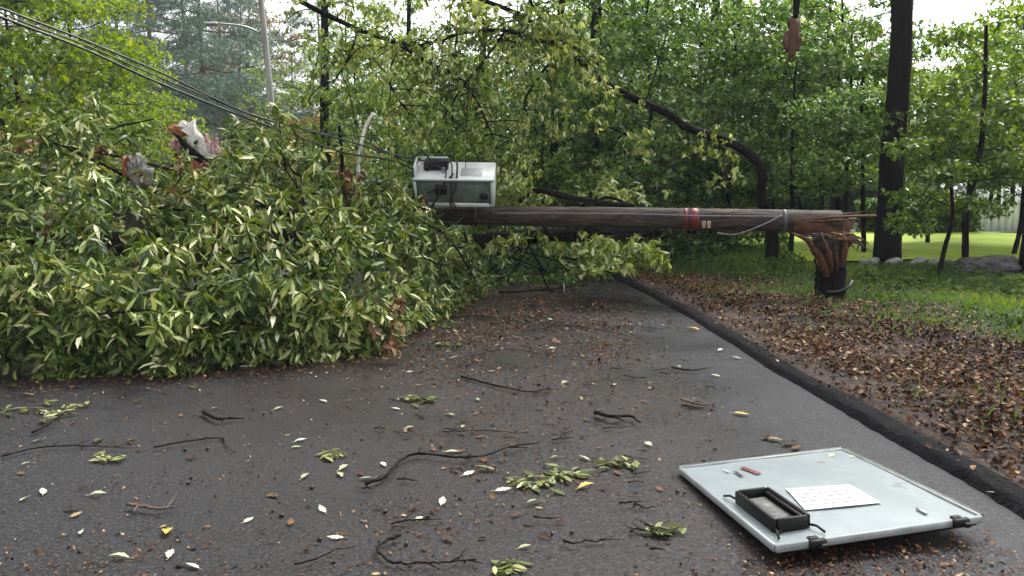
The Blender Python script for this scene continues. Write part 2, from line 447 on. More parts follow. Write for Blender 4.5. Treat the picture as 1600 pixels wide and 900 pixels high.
# asphalt with bands of clean and dirty surface
def asphalt_mat():
    m, nt, out = new_mat("wet_asphalt")
    tc = nt.nodes.new("ShaderNodeTexCoord")
    def nz(scale, detail=6, rough=.6):
        n = nt.nodes.new("ShaderNodeTexNoise"); n.inputs['Scale'].default_value = scale; n.inputs['Detail'].default_value = detail; n.inputs['Roughness'].default_value = rough
        nt.links.new(tc.outputs['Object'], n.inputs[0]); return n.outputs[0]
    big, med, fine = nz(.55, 5), nz(4, 8, .7), nz(62, 5, .8)
    at = nt.nodes.new("ShaderNodeAttribute"); at.attribute_name = "tone"     # dirt film: the swept kerb strip is clean
    base = ramp(nt, fine, [(.40, (.002, .002, .003)), (.5, (.007, .007, .009)), (.56, (.026, .027, .033)), (.64, (.10, .10, .115))])
    dirt = ramp(nt, nz(42, 6, .85), [(.42, (.004, .003, .003)), (.5, (.015, .011, .011)), (.57, (.052, .040, .038)), (.66, (.14, .115, .105))])
    add = nt.nodes.new("ShaderNodeMath"); add.operation = 'MULTIPLY_ADD'
    nt.links.new(med, add.inputs[0]); add.inputs[1].default_value = 1.3; add.inputs[2].default_value = -.62
    a2 = nt.nodes.new("ShaderNodeMath"); a2.operation = 'ADD'; nt.links.new(add.outputs[0], a2.inputs[0]); nt.links.new(at.outputs['Fac'], a2.inputs[1])
    a3 = nt.nodes.new("ShaderNodeMath"); a3.operation = 'MULTIPLY'; a3.use_clamp = True
    nt.links.new(a2.outputs[0], a3.inputs[0]); nt.links.new(at.outputs['Fac'], a3.inputs[1])
    mx = nt.nodes.new("ShaderNodeMix"); mx.data_type = 'RGBA'
    nt.links.new(a3.outputs[0], mx.inputs[0]); nt.links.new(base, mx.inputs[6]); nt.links.new(dirt, mx.inputs[7])
    p = nt.nodes.new("ShaderNodeBsdfPrincipled"); p.inputs['Specular IOR Level'].default_value = .27
    nt.links.new(mx.outputs[2], p.inputs['Base Color'])
    rr = nt.nodes.new("ShaderNodeMapRange"); rr.inputs['From Min'].default_value = .38; rr.inputs['From Max'].default_value = .62
    rr.inputs['To Min'].default_value = .26; rr.inputs['To Max'].default_value = .5
    nt.links.new(big, rr.inputs[0]); nt.links.new(rr.outputs[0], p.inputs['Roughness'])
    b = nt.nodes.new("ShaderNodeBump"); b.inputs['Strength'].default_value = .9; b.inputs['Distance'].default_value = .006
    nt.links.new(fine, b.inputs['Height'])
    b2 = nt.nodes.new("ShaderNodeBump"); b2.inputs['Strength'].default_value = .25; b2.inputs['Distance'].default_value = .03
    nt.links.new(med, b2.inputs['Height']); nt.links.new(b.outputs[0], b2.inputs['Normal'])
    nt.links.new(b2.outputs[0], p.inputs['Normal'])
    nt.links.new(p.outputs[0], out.inputs['Surface'])
    return m
M['asphalt'] = asphalt_mat()
M['kerb'] = noise_mat("black_asphalt_kerb", [(.35, (.002, .002, .0025)), (.6, (.009, .009, .011)), (.8, (.035, .032, .030))], scale=14, bump=.8, bscale=40, rough=.85, bdist=.03, spec=.12)

def ground_mat():
    m, nt, out = new_mat("verge_soil_and_grass")
    tc = nt.nodes.new("ShaderNodeTexCoord")
    def nz(scale, detail=8, rough=.7):
        n = nt.nodes.new("ShaderNodeTexNoise"); n.inputs['Scale'].default_value = scale; n.inputs['Detail'].default_value = detail; n.inputs['Roughness'].default_value = rough
        nt.links.new(tc.outputs['Object'], n.inputs[0]); return n.outputs[0]
    soil = ramp(nt, nz(22), [(.3, (.018, .010, .007)), (.5, (.055, .032, .022)), (.7, (.12, .08, .05))])
    green = ramp(nt, nz(9), [(.3, (.012, .022, .006)), (.55, (.03, .055, .010)), (.75, (.07, .09, .022))])
    at = nt.nodes.new("ShaderNodeAttribute"); at.attribute_name = "tone"
    mx = nt.nodes.new("ShaderNodeMix"); mx.data_type = 'RGBA'
    nt.links.new(at.outputs['Fac'], mx.inputs[0]); nt.links.new(soil, mx.inputs[6]); nt.links.new(green, mx.inputs[7])
    p = nt.nodes.new("ShaderNodeBsdfPrincipled"); p.inputs['Roughness'].default_value = .85
    nt.links.new(mx.outputs[2], p.inputs['Base Color'])
    b = nt.nodes.new("ShaderNodeBump"); b.inputs['Strength'].default_value = 1; b.inputs['Distance'].default_value = .05
    nt.links.new(nz(14), b.inputs['Height']); nt.links.new(b.outputs[0], p.inputs['Normal'])
    nt.links.new(p.outputs[0], out.inputs['Surface'])
    return m
M['ground'] = ground_mat()
M['lawn'] = noise_mat("mown_lawn", [(.3, (.26, .38, .012)), (.55, (.36, .48, .018)), (.75, (.46, .52, .04))], scale=1.2, bump=.6, bscale=30, rough=.8, stretch=(1, .5, 1))

# ------------------------------------------------------------------ the setting: ground, road, kerb, lawn
def green_mask(x, y):
    """1 = grassy, 0 = bare leaf-strewn soil"""
    r = x - kerb_x(y)
    n = 0.7 * np.sin(x * 1.7 + np.sin(y * 1.3) * 1.5) + .5 * np.sin(y * 2.3 + x)
    g = smooth(2.0, 4.2, r + n * .5 + (y - 9) * .30)
    return np.where(r > 0, g, .35)

def build_ground():
    def axis(lo, hi, step, far):
        a = np.arange(lo, hi, step)
        out = [a[-1]]; s = step
        while out[-1] < far: s *= 1.22; out.append(out[-1] + s)
        neg = [a[0]]; s = step
        while neg[-1] > -far: s *= 1.22; neg.append(neg[-1] - s)
        return np.array(neg[1:][::-1] + list(a) + out[1:])
    xs = axis(-9, 16, .16, 700); ys = axis(-2, 30, .16, 700)
    X, Y = np.meshgrid(xs, ys)
    Z = terrain(X, Y)
    V = np.stack([X, Y, Z], -1).reshape(-1, 3)
    ny, nx = X.shape
    i = (np.arange(ny - 1)[:, None] * nx + np.arange(nx - 1)[None]).ravel()
    q = np.stack([i, i + 1, i + 1 + nx, i + nx], -1)
    mb = MB(); mb.add(V, [q], green_mask(X, Y).ravel())
    tag(link("ground", mb.mesh("ground"), M['ground']), kind='structure')
build_ground()

def build_road():
    mb = MB()
    ys = np.concatenate([np.arange(-40, 0, 2), np.arange(0, 45, .5)])
    us = np.concatenate([np.linspace(0, .8, 14), np.linspace(.82, 1.0, 14)])
    kx = kerb_x(ys)[:, None]
    X = kx - ROAD_W * (1 - us[None]) + .12
    Y = np.broadcast_to(ys[:, None], X.shape)
    Z = 0.0 - .015 * np.abs(us[None] - .55) + 0 * X
    edge = kx - X           # distance from kerb
    dirt = smooth(.75, 1.15, edge + .15 * np.sin(Y * 2.1)) * (1 - .55 * smooth(0, 4, (-(X + 1.0)) * .9 + (7.5 - Y) * .5))
    n = len(us); m = len(ys)
    i = (np.arange(m - 1)[:, None] * n + np.arange(n - 1)[None]).ravel()
    mb.add(np.stack([X, Y, Z], -1).reshape(-1, 3), [np.stack([i, i + 1, i + 1 + n, i + n], -1)], dirt.ravel() * .9)
    tag(link("road", mb.mesh("road"), M['asphalt']), kind='structure')
    # kerb: a rolled black asphalt berm, slightly crumbled
    kb = MB(); rg = np.random.default_rng(3)
    ys = np.arange(-6, 40, .09)
    prof = np.array([[-.03, -.02], [.0, .014], [.018, .038], [.045, .050], [.09, .054], [.13, .053], [.17, .045], [.21, -.1]])
    P = []
    for y in ys:
        x0 = kerb_x(y); j = rg.normal(size=(8, 2)) * [.005, .004] + [.006 * math.sin(y * 3.1), 0]
        for (a, b), (c, d) in zip(prof, j):
            P.append([x0 + a + c, y + rg.normal() * .01, b + d])
    n = 8; m = len(ys)
    i = (np.arange(m - 1)[:, None] * n + np.arange(n - 1)[None]).ravel()
    kb.add(P, [np.stack([i, i + 1, i + 1 + n, i + n], -1)])
    tag(link("kerb", kb.mesh("kerb"), M['kerb']), kind='structure')
build_road()

def build_lawn():
    mb = MB()
    xs = np.arange(5.4, 46, .5); ys = np.arange(15.5, 25.4, .3)
    X, Y = np.meshgrid(xs, ys)
    X = X + .0 * Y
    Z = terrain(X, Y) + .03
    ny, nx = X.shape
    i = (np.arange(ny - 1)[:, None] * nx + np.arange(nx - 1)[None]).ravel()
    mb.add(np.stack([X, Y, Z], -1).reshape(-1, 3), [np.stack([i, i + 1, i + 1 + nx, i + nx], -1)])
    tag(link("lawn", mb.mesh("lawn"), M['lawn']), kind='structure')
build_lawn()

# ------------------------------------------------------------------ trees
def tree_skeleton(h, r, rg, lean=(0, 0), crown_lo=.3, n_br=16, spread=2.5, up=.35, wig=.15):
    """returns trunk mesh builder and pad centres"""
    k = 10
    t = np.linspace(0, 1, k)
    wx = np.cumsum(rg.normal(size=k)) * wig * h / 25; wy = np.cumsum(rg.normal(size=k)) * wig * h / 25
    wx -= wx[0]; wy -= wy[0]
    pts = np.stack([lean[0] * t ** 1.3 + wx, lean[1] * t ** 1.3 + wy, h * t - .25 * (t == 0)], -1)
    sp = spline(pts, 4)
    tt = np.linspace(0, 1, len(sp))
    rad = r * (1 - .85 * tt) * (1 + (.18 if h > 14 else .4) * np.exp(-tt * h / .35))
    mb = MB(); mb.tube(sp, rad, 10, wob=.05, seed=int(rg.integers(1e6)))
    pads = []
    for b in range(n_br):
        f = crown_lo + (1 - crown_lo) * (b + rg.uniform(0, .8)) / n_br
        f = min(f, .99)
        i = int(f * (len(sp) - 1)); base = sp[i]
        a = b * 2.4 + rg.uniform(-.5, .5)
        g = (f - crown_lo) / (1 - crown_lo)
        L = spread * (1 - .55 * g ** 1.5) * (.55 + .45 * min(1, g * 3 + .5)) * rg.uniform(.7, 1.15)
        d = np.array([math.cos(a), math.sin(a), up * rg.uniform(.3, 1.6)])
        p = [base]
        for s in range(1, 5):
            q = base + d * L * s / 4 + np.array([0, 0, -.10 * L * (s / 4) ** 2]) + rg.normal(size=3) * .05 * L
            p.append(q)
        br = spline(p, 3)
        r0 = max(.012, rad[i] * .42)
        mb.tube(br, np.linspace(r0, .008, len(br)), 5, caps=False)
        for q in (2, 3, 4):
            pads.append((p[q], L * (.30 if q < 4 else .36)))
            if q >= 3:
                sd = np.array([-d[1], d[0], .2]) * rg.choice([-1, 1])
                e = p[q] + sd * L * .33 + rg.normal(size=3) * .1
                mb.tube([p[q - 1], (p[q - 1] + e) / 2 + rg.normal(size=3) * .04, e], [r0 * .4, r0 * .25, .006], 4, caps=False)
                pads.append((e, L * .30))
    return mb, pads

def crown_from_pads(pads, rg, nleaf, L, W, flat=.45, per=6, spread=1.1, droop=.3, upbias=.5, hq=False):
    mb = MB()
    n = nleaf // per
    w = np.array([p[1] ** 2 for p in pads]); w /= w.sum()
    idx = rg.choice(len(pads), n, p=w)
    C = np.array([pads[i][0] for i in idx]); Rr = np.array([pads[i][1] for i in idx])
    ptone = rg.uniform(0, 1, len(pads))[idx]
    off = norm(rg.normal(size=(n, 3))) * (rg.uniform(0, 1, n) ** .45)[:, None]
    off[:, 2] *= flat
    P = C + off * Rr[:, None]
    ax = off * [1, 1, 1.2] + rg.normal(size=(n, 3)) * .35; ax[:, 2] += .15
    sprigs(mb, P, ax, rg, per=per, L=L, W=W, spread=spread, droop=droop, tone=np.clip(ptone * .55 + rg.uniform(0, .45, n), 0, 1), hq=hq, upbias=upbias)
    return mb

PROTO = {}
def proto(kind, mat):
    key = (kind, mat)
    if key in PROTO: return PROTO[key]
    spec = {
        'shrub_a':  dict(h=2.2, r=.03, lo=.08, nb=18, sp=1.3, n=9000, L=.11, W=.055, seed=11),
        'shrub_b':  dict(h=1.5, r=.02, lo=.05, nb=14, sp=1.0, n=6000, L=.10, W=.05, seed=12),
        'under_a':  dict(h=5.5, r=.06, lo=.22, nb=26, sp=2.3, n=12500, L=.13, W=.065, seed=13),
        'under_b':  dict(h=6.5, r=.07, lo=.26, nb=26, sp=2.5, n=12500, L=.13, W=.07, seed=14),
        'under_c':  dict(h=5.0, r=.05, lo=.34, nb=20, sp=2.6, n=11000, L=.14, W=.06, seed=15, up=.15),
        'mid_a':    dict(h=11, r=.14, lo=.12, nb=34, sp=3.6, n=13000, L=.16, W=.08, seed=16),
        'mid_b':    dict(h=12, r=.16, lo=.16, nb=34, sp=4.0, n=13000, L=.16, W=.08, seed=17),
        'tall_a':   dict(h=19, r=.24, lo=.42, nb=34, sp=5.0, n=30000, L=.22, W=.12, seed=18),
        'tall_b':   dict(h=18, r=.20, lo=.45, nb=30, sp=4.6, n=26000, L=.22, W=.12, seed=19),
        'conifer':  dict(h=17, r=.20, lo=.06, nb=70, sp=4.2, n=52000, L=.26, W=.035, seed=20, up=-.12, droop=.7, flat=.35),
    }[kind]
    rg = np.random.default_rng(spec['seed'])
    tm, pads = tree_skeleton(spec['h'], spec['r'], rg, crown_lo=spec['lo'], n_br=spec['nb'], spread=spec['sp'], up=spec.get('up', .35))
    if kind == 'conifer':
        pass
    cm = crown_from_pads(pads, rg, spec['n'], spec['L'], spec['W'], droop=spec.get('droop', .3), flat=spec.get('flat', .5))
    bark = M['bark_dark'] if kind not in ('conifer',) else M['bark_grey']
    tme = tm.mesh("trunk"); tme.materials.append(bark)
    cme = cm.mesh("crown", smooth_shade=False); cme.materials.append(M[mat])
    PROTO[key] = (tme, cme, spec['h'])
    return PROTO[key]

def place_tree(name, kind, mat, x, y, h, label, cat='tree', group=None, rz=None, wide=1.0):
    tme, cme, h0 = proto(kind, mat)
    s = h / h0
    e = empty(name, (x, y, H(x, y) - .03), (0, 0, rng.uniform(0, 6.28) if rz is None else rz))
    e.scale = (s * wide, s * wide, s)
    link("trunk", tme, None, e); link("crown", cme, None, e)
    tag(e, label, cat, group)
    return e

def xat(px, Y): return (px - 800) / F_PX * Y * 1.0

# near and middle woods on the right
W_R = "trees and saplings in the woods on the right"
woods = [
 # px, Y, height, kind, mat, label
 (1010, 19.0, 6.6, 'under_a', 'leaf_dark'), (1075, 24, 9, 'mid_a', 'leaf_dark'), (1140, 18.0, 5.4, 'under_b', 'leaf_dark'),
 (1235, 17.0, 4.5, 'under_b', 'leaf_dark'), (1300, 19.5, 6.6, 'under_a', 'leaf_dark'), (1180, 27, 7.2, 'under_a', 'leaf_mid'),
 (1450, 20.0, 4.7, 'under_c', 'leaf_mid'), (1510, 19.0, 4.3, 'under_c', 'leaf_mid'), (1640, 17.0, 5.6, 'under_c', 'leaf_mid'),
 (1600, 25.0, 7.2, 'under_c', 'leaf_mid'), (1740, 19.0, 7.4, 'under_b', 'leaf_dark'), (950, 25, 10, 'mid_b', 'leaf_dark'),
]
for px, Y, h, k, m in woods:
    place_tree('sapling_tree' if h < 8 else 'woodland_tree', k, m, xat(px, Y), Y, h,
               'leafy green tree in the dense woods standing behind the right half of the fallen pole', group=W_R)
far = []
rgf = np.random.default_rng(5)
# rows of trees behind, on the right beyond the lawn (kept low where open sky shows)
for i, px in enumerate(range(900, 2000, 70)):
    Y = 33 + rgf.uniform(-1.5, 2.5)
    h = 9.5 if px < 1170 else (7.6 if px < 1290 else (9.5 if px < 1370 else (4.6 if px < 1530 else 8.0)))
    far.append((px + rgf.uniform(-20, 20), Y, h * rgf.uniform(.9, 1.1), ['mid_a', 'mid_b'][i % 2] if h > 7 else 'under_a', 'leaf_mid' if px > 1380 else 'leaf_dark'))
for i, px in enumerate(range(600, 2100, 75)):
    Y = 46 + rgf.uniform(-3, 3)
    h = (10 if px < 1170 else (8.5 if px < 1290 else (10 if px < 1370 else (6.5 if px < 1530 else 9))))
    if 560 < px < 900: h = 8.5
    far.append((px + rgf.uniform(-20, 20), Y, h * rgf.uniform(.9, 1.1), ['mid_a', 'mid_b'][i % 2], 'leaf_dark'))
for px, Y, h, k, m in far:
    place_tree('woodland_tree', k, m, xat(px, Y), Y, h, 'leafy tree in the far woods beyond the lawn and the fallen pole', group='trees in the far woods on the right')
for i, px in enumerate(range(880, 1420, 48)):
    Y = 37 + rgf.uniform(-1.5, 2)
    place_tree('shrub', 'shrub_a', 'leaf_dark', xat(px, Y), Y, 3.0 + rgf.uniform(-.5, .6), 'bushy green shrub far back among the woods beyond the lawn', 'shrub', group='shrubs in the far woods', wide=1.5)
# centre, behind the arching bough
for px, Y, h, k, m in [(620, 24, 6.2, 'under_a', 'leaf_mid'), (700, 20, 4.8, 'under_b', 'leaf_mid'), (770, 27, 6.0, 'mid_b', 'leaf_mid'), (850, 22, 6.2, 'under_a', 'leaf_dark'),
                       (900, 29, 7.5, 'mid_a', 'leaf_mid'), (560, 33, 8, 'mid_a', 'leaf_mid'), (690, 36, 7.5, 'mid_b', 'leaf_dark'), (700, 40, 10.8, 'mid_a', 'leaf_mid'), (555, 42, 11.0, 'mid_b', 'leaf_mid'), (950, 36, 10.5, 'mid_b', 'leaf_dark')]:
    place_tree('woodland_tree', k, m, xat(px, Y), Y, h, 'leafy green tree in the woods behind the metal box on the pole', group='trees in the woods at the centre')
# left: bright yellow-green trees, then hazy blue-green ones
for px, Y, h, k, m in [(40, 19, 7.0, 'under_a', 'leaf_yellow'), (130, 23, 8.2, 'mid_a', 'leaf_yellow'), (-60, 17, 7, 'under_b', 'leaf_yellow'), (200, 30, 7.0, 'under_b', 'leaf_yellow'), (30, 30, 13, 'mid_b', 'leaf_yellow'), (-140, 26, 11, 'mid_a', 'leaf_mid')]:
    place_tree('maple_tree', k, m, xat(px, Y), Y, h, 'bright yellow-green leafy tree standing behind the fallen crown at left', group='yellow-green trees at the left')
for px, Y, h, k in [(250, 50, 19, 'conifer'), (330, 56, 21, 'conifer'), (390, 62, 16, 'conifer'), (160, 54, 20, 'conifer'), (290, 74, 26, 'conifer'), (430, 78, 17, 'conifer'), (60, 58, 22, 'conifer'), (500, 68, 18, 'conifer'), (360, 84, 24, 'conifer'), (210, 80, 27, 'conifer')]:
    place_tree('conifer_tree', k, 'leaf_hazed', xat(px, Y), Y, h, 'hazy blue-green conifer far behind the leaning grey utility pole', group='hazy conifers in the distance')
place_tree('birch_tree', 'mid_b', 'leaf_mid', xat(455, 44), 44, 8.5, 'pale green tree just right of the far utility pole')
place_tree('autumn_tree', 'under_b', 'leaf_orange', xat(478, 30), 30, 4.4, 'small tree with orange and yellow leaves right of the far pole')
place_tree('autumn_tree', 'mid_a', 'leaf_orange', xat(405, 66), 66, 17, 'tall faded pinkish-orange tree behind the top of the far pole')
# tall canopy trees whose trunks show
def trunk_tree(px, py_base, Y, width_px, h, seed, label, crown='tall_a', cmat='leaf_dark', lean=0.0, name='tall_tree', lo=.62):
    rg = np.random.default_rng(seed)
    x = xat(px, Y)
    r = width_px / F_PX * Y / 2
    tm, pads = tree_skeleton(h, r, rg, lean=(lean, 0), crown_lo=lo, n_br=24, spread=4.2, up=.4, wig=.10)
    cm = crown_from_pads(pads, rg, 4200, .22, .12, flat=.5)
    e = empty(name, (x, Y, H(x, Y) - .03))
    link("trunk", tm.mesh("trunk"), M['bark_dark'], e)
    link("crown", cm.mesh("crown", False), M[cmat], e)
    tag(e, label, 'tree')
    return e
trunk_tree(1388, 410, 15.6, 40, 17, 31, 'thick dark straight trunk rising past the top, right of the splintered stump', lean=.1)
trunk_tree(1610, 430, 14.2, 30, 16, 32, 'dark trunk cut off by the right edge of the photo')
trunk_tree(926, 380, 21, 24, 17, 33, 'dark trunk above the fallen pole, crossed by the arching bough', lean=.1)
trunk_tree(866, 380, 23, 16, 16, 34, 'slim dark trunk left of the thicker trunk crossed by the bough')
trunk_tree(1097, 380, 22, 19, 17, 35, 'slim dark trunk high between the arching bough and the big trunk')
trunk_tree(14, 330, 18, 18, 15, 36, 'dark trunk among yellow-green leaves near the left edge', cmat='leaf_yellow')
trunk_tree(516, 330, 24, 18, 15, 37, 'brown trunk behind the pale bare stick left of the box', cmat='leaf_mid')
def thin_sapling(p0, p1, Y, w0, w1, label, leafy=True, seed=1):
    rg = np.random.default_rng(seed)
    a = D(p0[0], p0[1], Y); b = D(p1[0], p1[1], Y)
    x, y = a.x, Y
    z = H(x, y)
    d = np.array(b - a)
    pts = [np.zeros(3) + [0, 0, -.05]] + [d * t + rg.normal(size=3) * [.05, .05, 0] for t in (.25, .5, .75, 1)]
    pts = np.array(pts); pts[1:, 2] += a.z - z
    sp = spline(pts, 5)
    mb = MB(); mb.tube(sp, np.linspace(w0, w1, len(sp)) / F_PX * Y / 2, 7, wob=.05)
    pads = []
    for i in range(8):
        s = sp[int((.45 + .5 * i / 8) * (len(sp) - 1))]
        q = s + rg.normal(size=3) * [.7, .5, .3] + [0, 0, .2]
        mb.tube([s, (s + q) / 2 + [0, 0, .08], q], [.012, .009, .005], 4, caps=False)
        pads.append((q, .5))
    e = empty('sapling', (x, y, z))
    link("trunk", mb.mesh("trunk"), M['bark_dark'], e)
    cm = crown_from_pads(pads, rg, 2600, .12, .06)
    link("crown", cm.mesh("crown", False), M['leaf_mid'], e)
    tag(e, label, 'tree')
thin_sapling((1508, 425), (1545, 40), 14.6, 11, 5, 'thin dark sapling beside the grey boulder, leaning slightly right', seed=41)
thin_sapling((1466, 432), (1492, 250), 14.2, 8, 4, 'thinner leaning sapling left of the boulder in front of the lawn', seed=42)
thin_sapling((1350, 400), (1345, 120), 17, 8, 5, 'thin dark sapling just left of the thick dark trunk', seed=43)
thin_sapling((1583, 402), (1610, 200), 16.5, 8, 4, 'slanting sapling stem close to the right edge of the photo', seed=44)
for i, (a, b, Y, w0, lab) in enumerate([((1165, 385), (1150, -30), 24, 9, 'slim dark stem in the woods behind the bent tree'), ((1283, 385), (1290, -20), 21, 8, 'slim dark stem behind the stump, right of the hanging torn limb'),
        ((1322, 390), (1330, 30), 19, 6, 'very thin stem between the stump and the thick dark trunk'), ((748, 380), (752, -20), 25, 14, 'dark stem standing behind the cabinet, half hidden by hanging leaves'),
        ((645, 380), (640, -20), 26, 11, 'thin dark stem behind the cables just left of the cabinet'), ((985, 385), (990, -20), 27, 9, 'thin stem in the woods behind the middle of the fallen pole'), ((1205, 385), (1212, 60), 28, 7, 'faint thin stem in the woods between bent tree and stump')]):
    thin_sapling(a, b, Y, w0, w0 * .6, lab, seed=60 + i)
# understory shrubs along the verge edge
for px, Y, h, k, m in [(1000, 17.5, 1.7, 'shrub_a', 'leaf_dark'), (1075, 18.5, 2.0, 'shrub_a', 'leaf_dark'), (1150, 19, 2.2, 'shrub_a', 'leaf_dark'), (900, 19, 2.2, 'shrub_a', 'leaf_mid'), (820, 20, 2.4, 'shrub_a', 'leaf_mid'), (960, 20.5, 2.5, 'shrub_b', 'leaf_dark')]:
    place_tree('shrub', k, m, xat(px, Y), Y, h, 'low leafy shrub seen just above the fallen pole', 'shrub', group='shrubs behind the fallen pole')
for px, Y, h, lab in [(1430, 13.2, .26, 'low leafy plant growing between the big trunk and the boulder'), (1590, 12.4, .3, 'low leafy plant growing in front of the trunk at right edge'), (1355, 13.4, .3, 'low leafy plant growing between the stump and the big trunk'), (1530, 12.6, .24, 'low leafy plant growing in front of the grey boulder')]:
    place_tree('undergrowth_plant', 'shrub_b', 'leaf_mid', xat(px, Y), Y, h, lab, 'plant')

# ------------------------------------------------------------------ white house beyond the lawn
def build_fence():
    x0, y0 = 14.35, 25.9; z0 = H(x0, y0)
    e = empty('white_fence', (x0, y0, z0))
    for k in range(7):
        mb = MB(); mb.box((k * 1.4 + .7, 0, .44), (1.28, .03, .80), bev=.004)
        for j in range(6): mb.box((k * 1.4 + .16 + j * .22, -.02, .44), (.19, .014, .78), bev=.003)
        link('panel', mb.mesh('panel', False), M['white_wall'], e)
    for k in range(8):
        mb = MB(); mb.box((k * 1.4, 0, .45), (.11, .11, 1.1), bev=.01); link('post', mb.mesh('post', False), M['white_wall'], e)
    tag(e, 'low white panelled fence beyond the lawn near the right edge', 'fence')
build_fence()

# hedge at the far side of the lawn
def hedge():
    rg = np.random.default_rng(77); mb = MB(); n = 4200
    x = rg.uniform(10.6, 14.1, n); y = rg.uniform(24.9, 25.9, n); z = rg.uniform(0, 1, n) ** .8 * 1.0
    P = np.stack([x, y, z + terrain(x, y)], -1)
    sprigs(mb, P, rg.normal(size=(n, 3)) + [0, -.3, .5], rg, per=5, L=.11, W=.06, hq=False)
    e = empty('hedge', (12.4, 25.4, H(12.4, 25.4)))
    o = link('foliage', mb.mesh('foliage', False), M['leaf_dark'], e, loc=(-12.4, -25.4, -H(12.4, 25.4)))
    tb = MB()
    for k in range(14):
        xx = 10.8 + k * .25
        tb.tube([(xx, 25.4, .1), (xx + .05, 25.4, .6), (xx, 25.35, 1.2)], [.03, .025, .012], 5)
    link('stems', tb.mesh('stems'), M['bark_grey'], e, loc=(-12.4, -25.4, -H(12.4, 25.4)))
    tag(e, 'dark green hedge along the far side of the bright lawn', 'hedge')
hedge()

# ------------------------------------------------------------------ boulder and stones
def rock_mesh(s, seed, n=2):
    import bmesh
    bm = bmesh.new(); bmesh.ops.create_icosphere(bm, subdivisions=n + 2, radius=1)
    for v in bm.verts:
        d = mnoise.fractal(v.co * 1.2 + Vector((seed, 0, 0)), 1, 2, 4) * .32 + mnoise.cell(v.co * 1.7 + Vector((seed * 3, 0, 0))) * .05
        v.co *= 1 + d
        v.co.x *= s[0]; v.co.y *= s[1]; v.co.z *= s[2]
    me = bpy.data.meshes.new('stone'); bm.to_mesh(me); bm.free()
    me.polygons.foreach_set("use_smooth", np.ones(len(me.polygons), bool))
    return me
p = D(1540, 428, 14.5)
o = link('boulder', rock_mesh((.60, .4, .21), 5, 3), M['boulder'], loc=(p.x, p.y, H(p.x, p.y) + .05)); tag(o, 'large rounded grey boulder in front of the lawn at right', 'boulder')
rs = np.random.default_rng(9); stones = [rock_mesh((.10, .08, .055), 20 + i, 1) for i in range(4)]
for i in range(17):
    x = 6.5 + i * .13 + rs.normal() * .03; y = 15.2 + rs.normal() * .12
    o = link('stone', stones[i % 4], M['fieldstone'], loc=(x, y, H(x, y) + .03), rot=(0, rs.normal() * .2, rs.uniform(0, 6)))
    o.scale = (rs.uniform(.7, 1.3),) * 3
    tag(o, 'pale fieldstone in the low row at the near edge of the lawn', 'stone', 'stones in the low row by the lawn')

# ------------------------------------------------------------------ far utility pole
def far_pole():
    Y = 34
    a = D(437, 330, Y); b = D(400, -70, Y)
    base = Vector((a.x, Y, H(a.x, Y)))
    e = empty('utility_pole', base)
    mb = MB(); top = b - base
    pts = [Vector((0, 0, -.3)), (a - base) * 1.0, (a - base).lerp(top, .5) + Vector((.06, 0, 0)), top]
    mb.tube(spline(pts, 6), np.linspace(.17, .11, 19), 12); link('pole', mb.mesh('pole'), M['far_pole'], e)
    arm = MB(); s = D(408, 52, Y) - base; t = D(338, 36, Y - 1) - base
    arm.tube(spline([s, s.lerp(t, .4) + Vector((0, 0, .12)), t], 6), .035, 8); ao = link('lamp_arm', arm.mesh('lamp_arm'), M['steel'], e)
    hd = MB(); hd.box(t + Vector((-.2, 0, -.02)), (.5, .2, .12), bev=.04); link('lamp_head', hd.mesh('lamp_head'), M['steel'], ao)
    ca = MB(); ca.box(D(403, -20, Y - .2) - base, (2.2, .1, .12), bev=.01); link('crossarm', ca.mesh('crossarm', False), M['far_pole'], e)
    tag(e, 'far grey utility pole with a street lamp arm, leaning slightly left', 'utility pole')
far_pole()

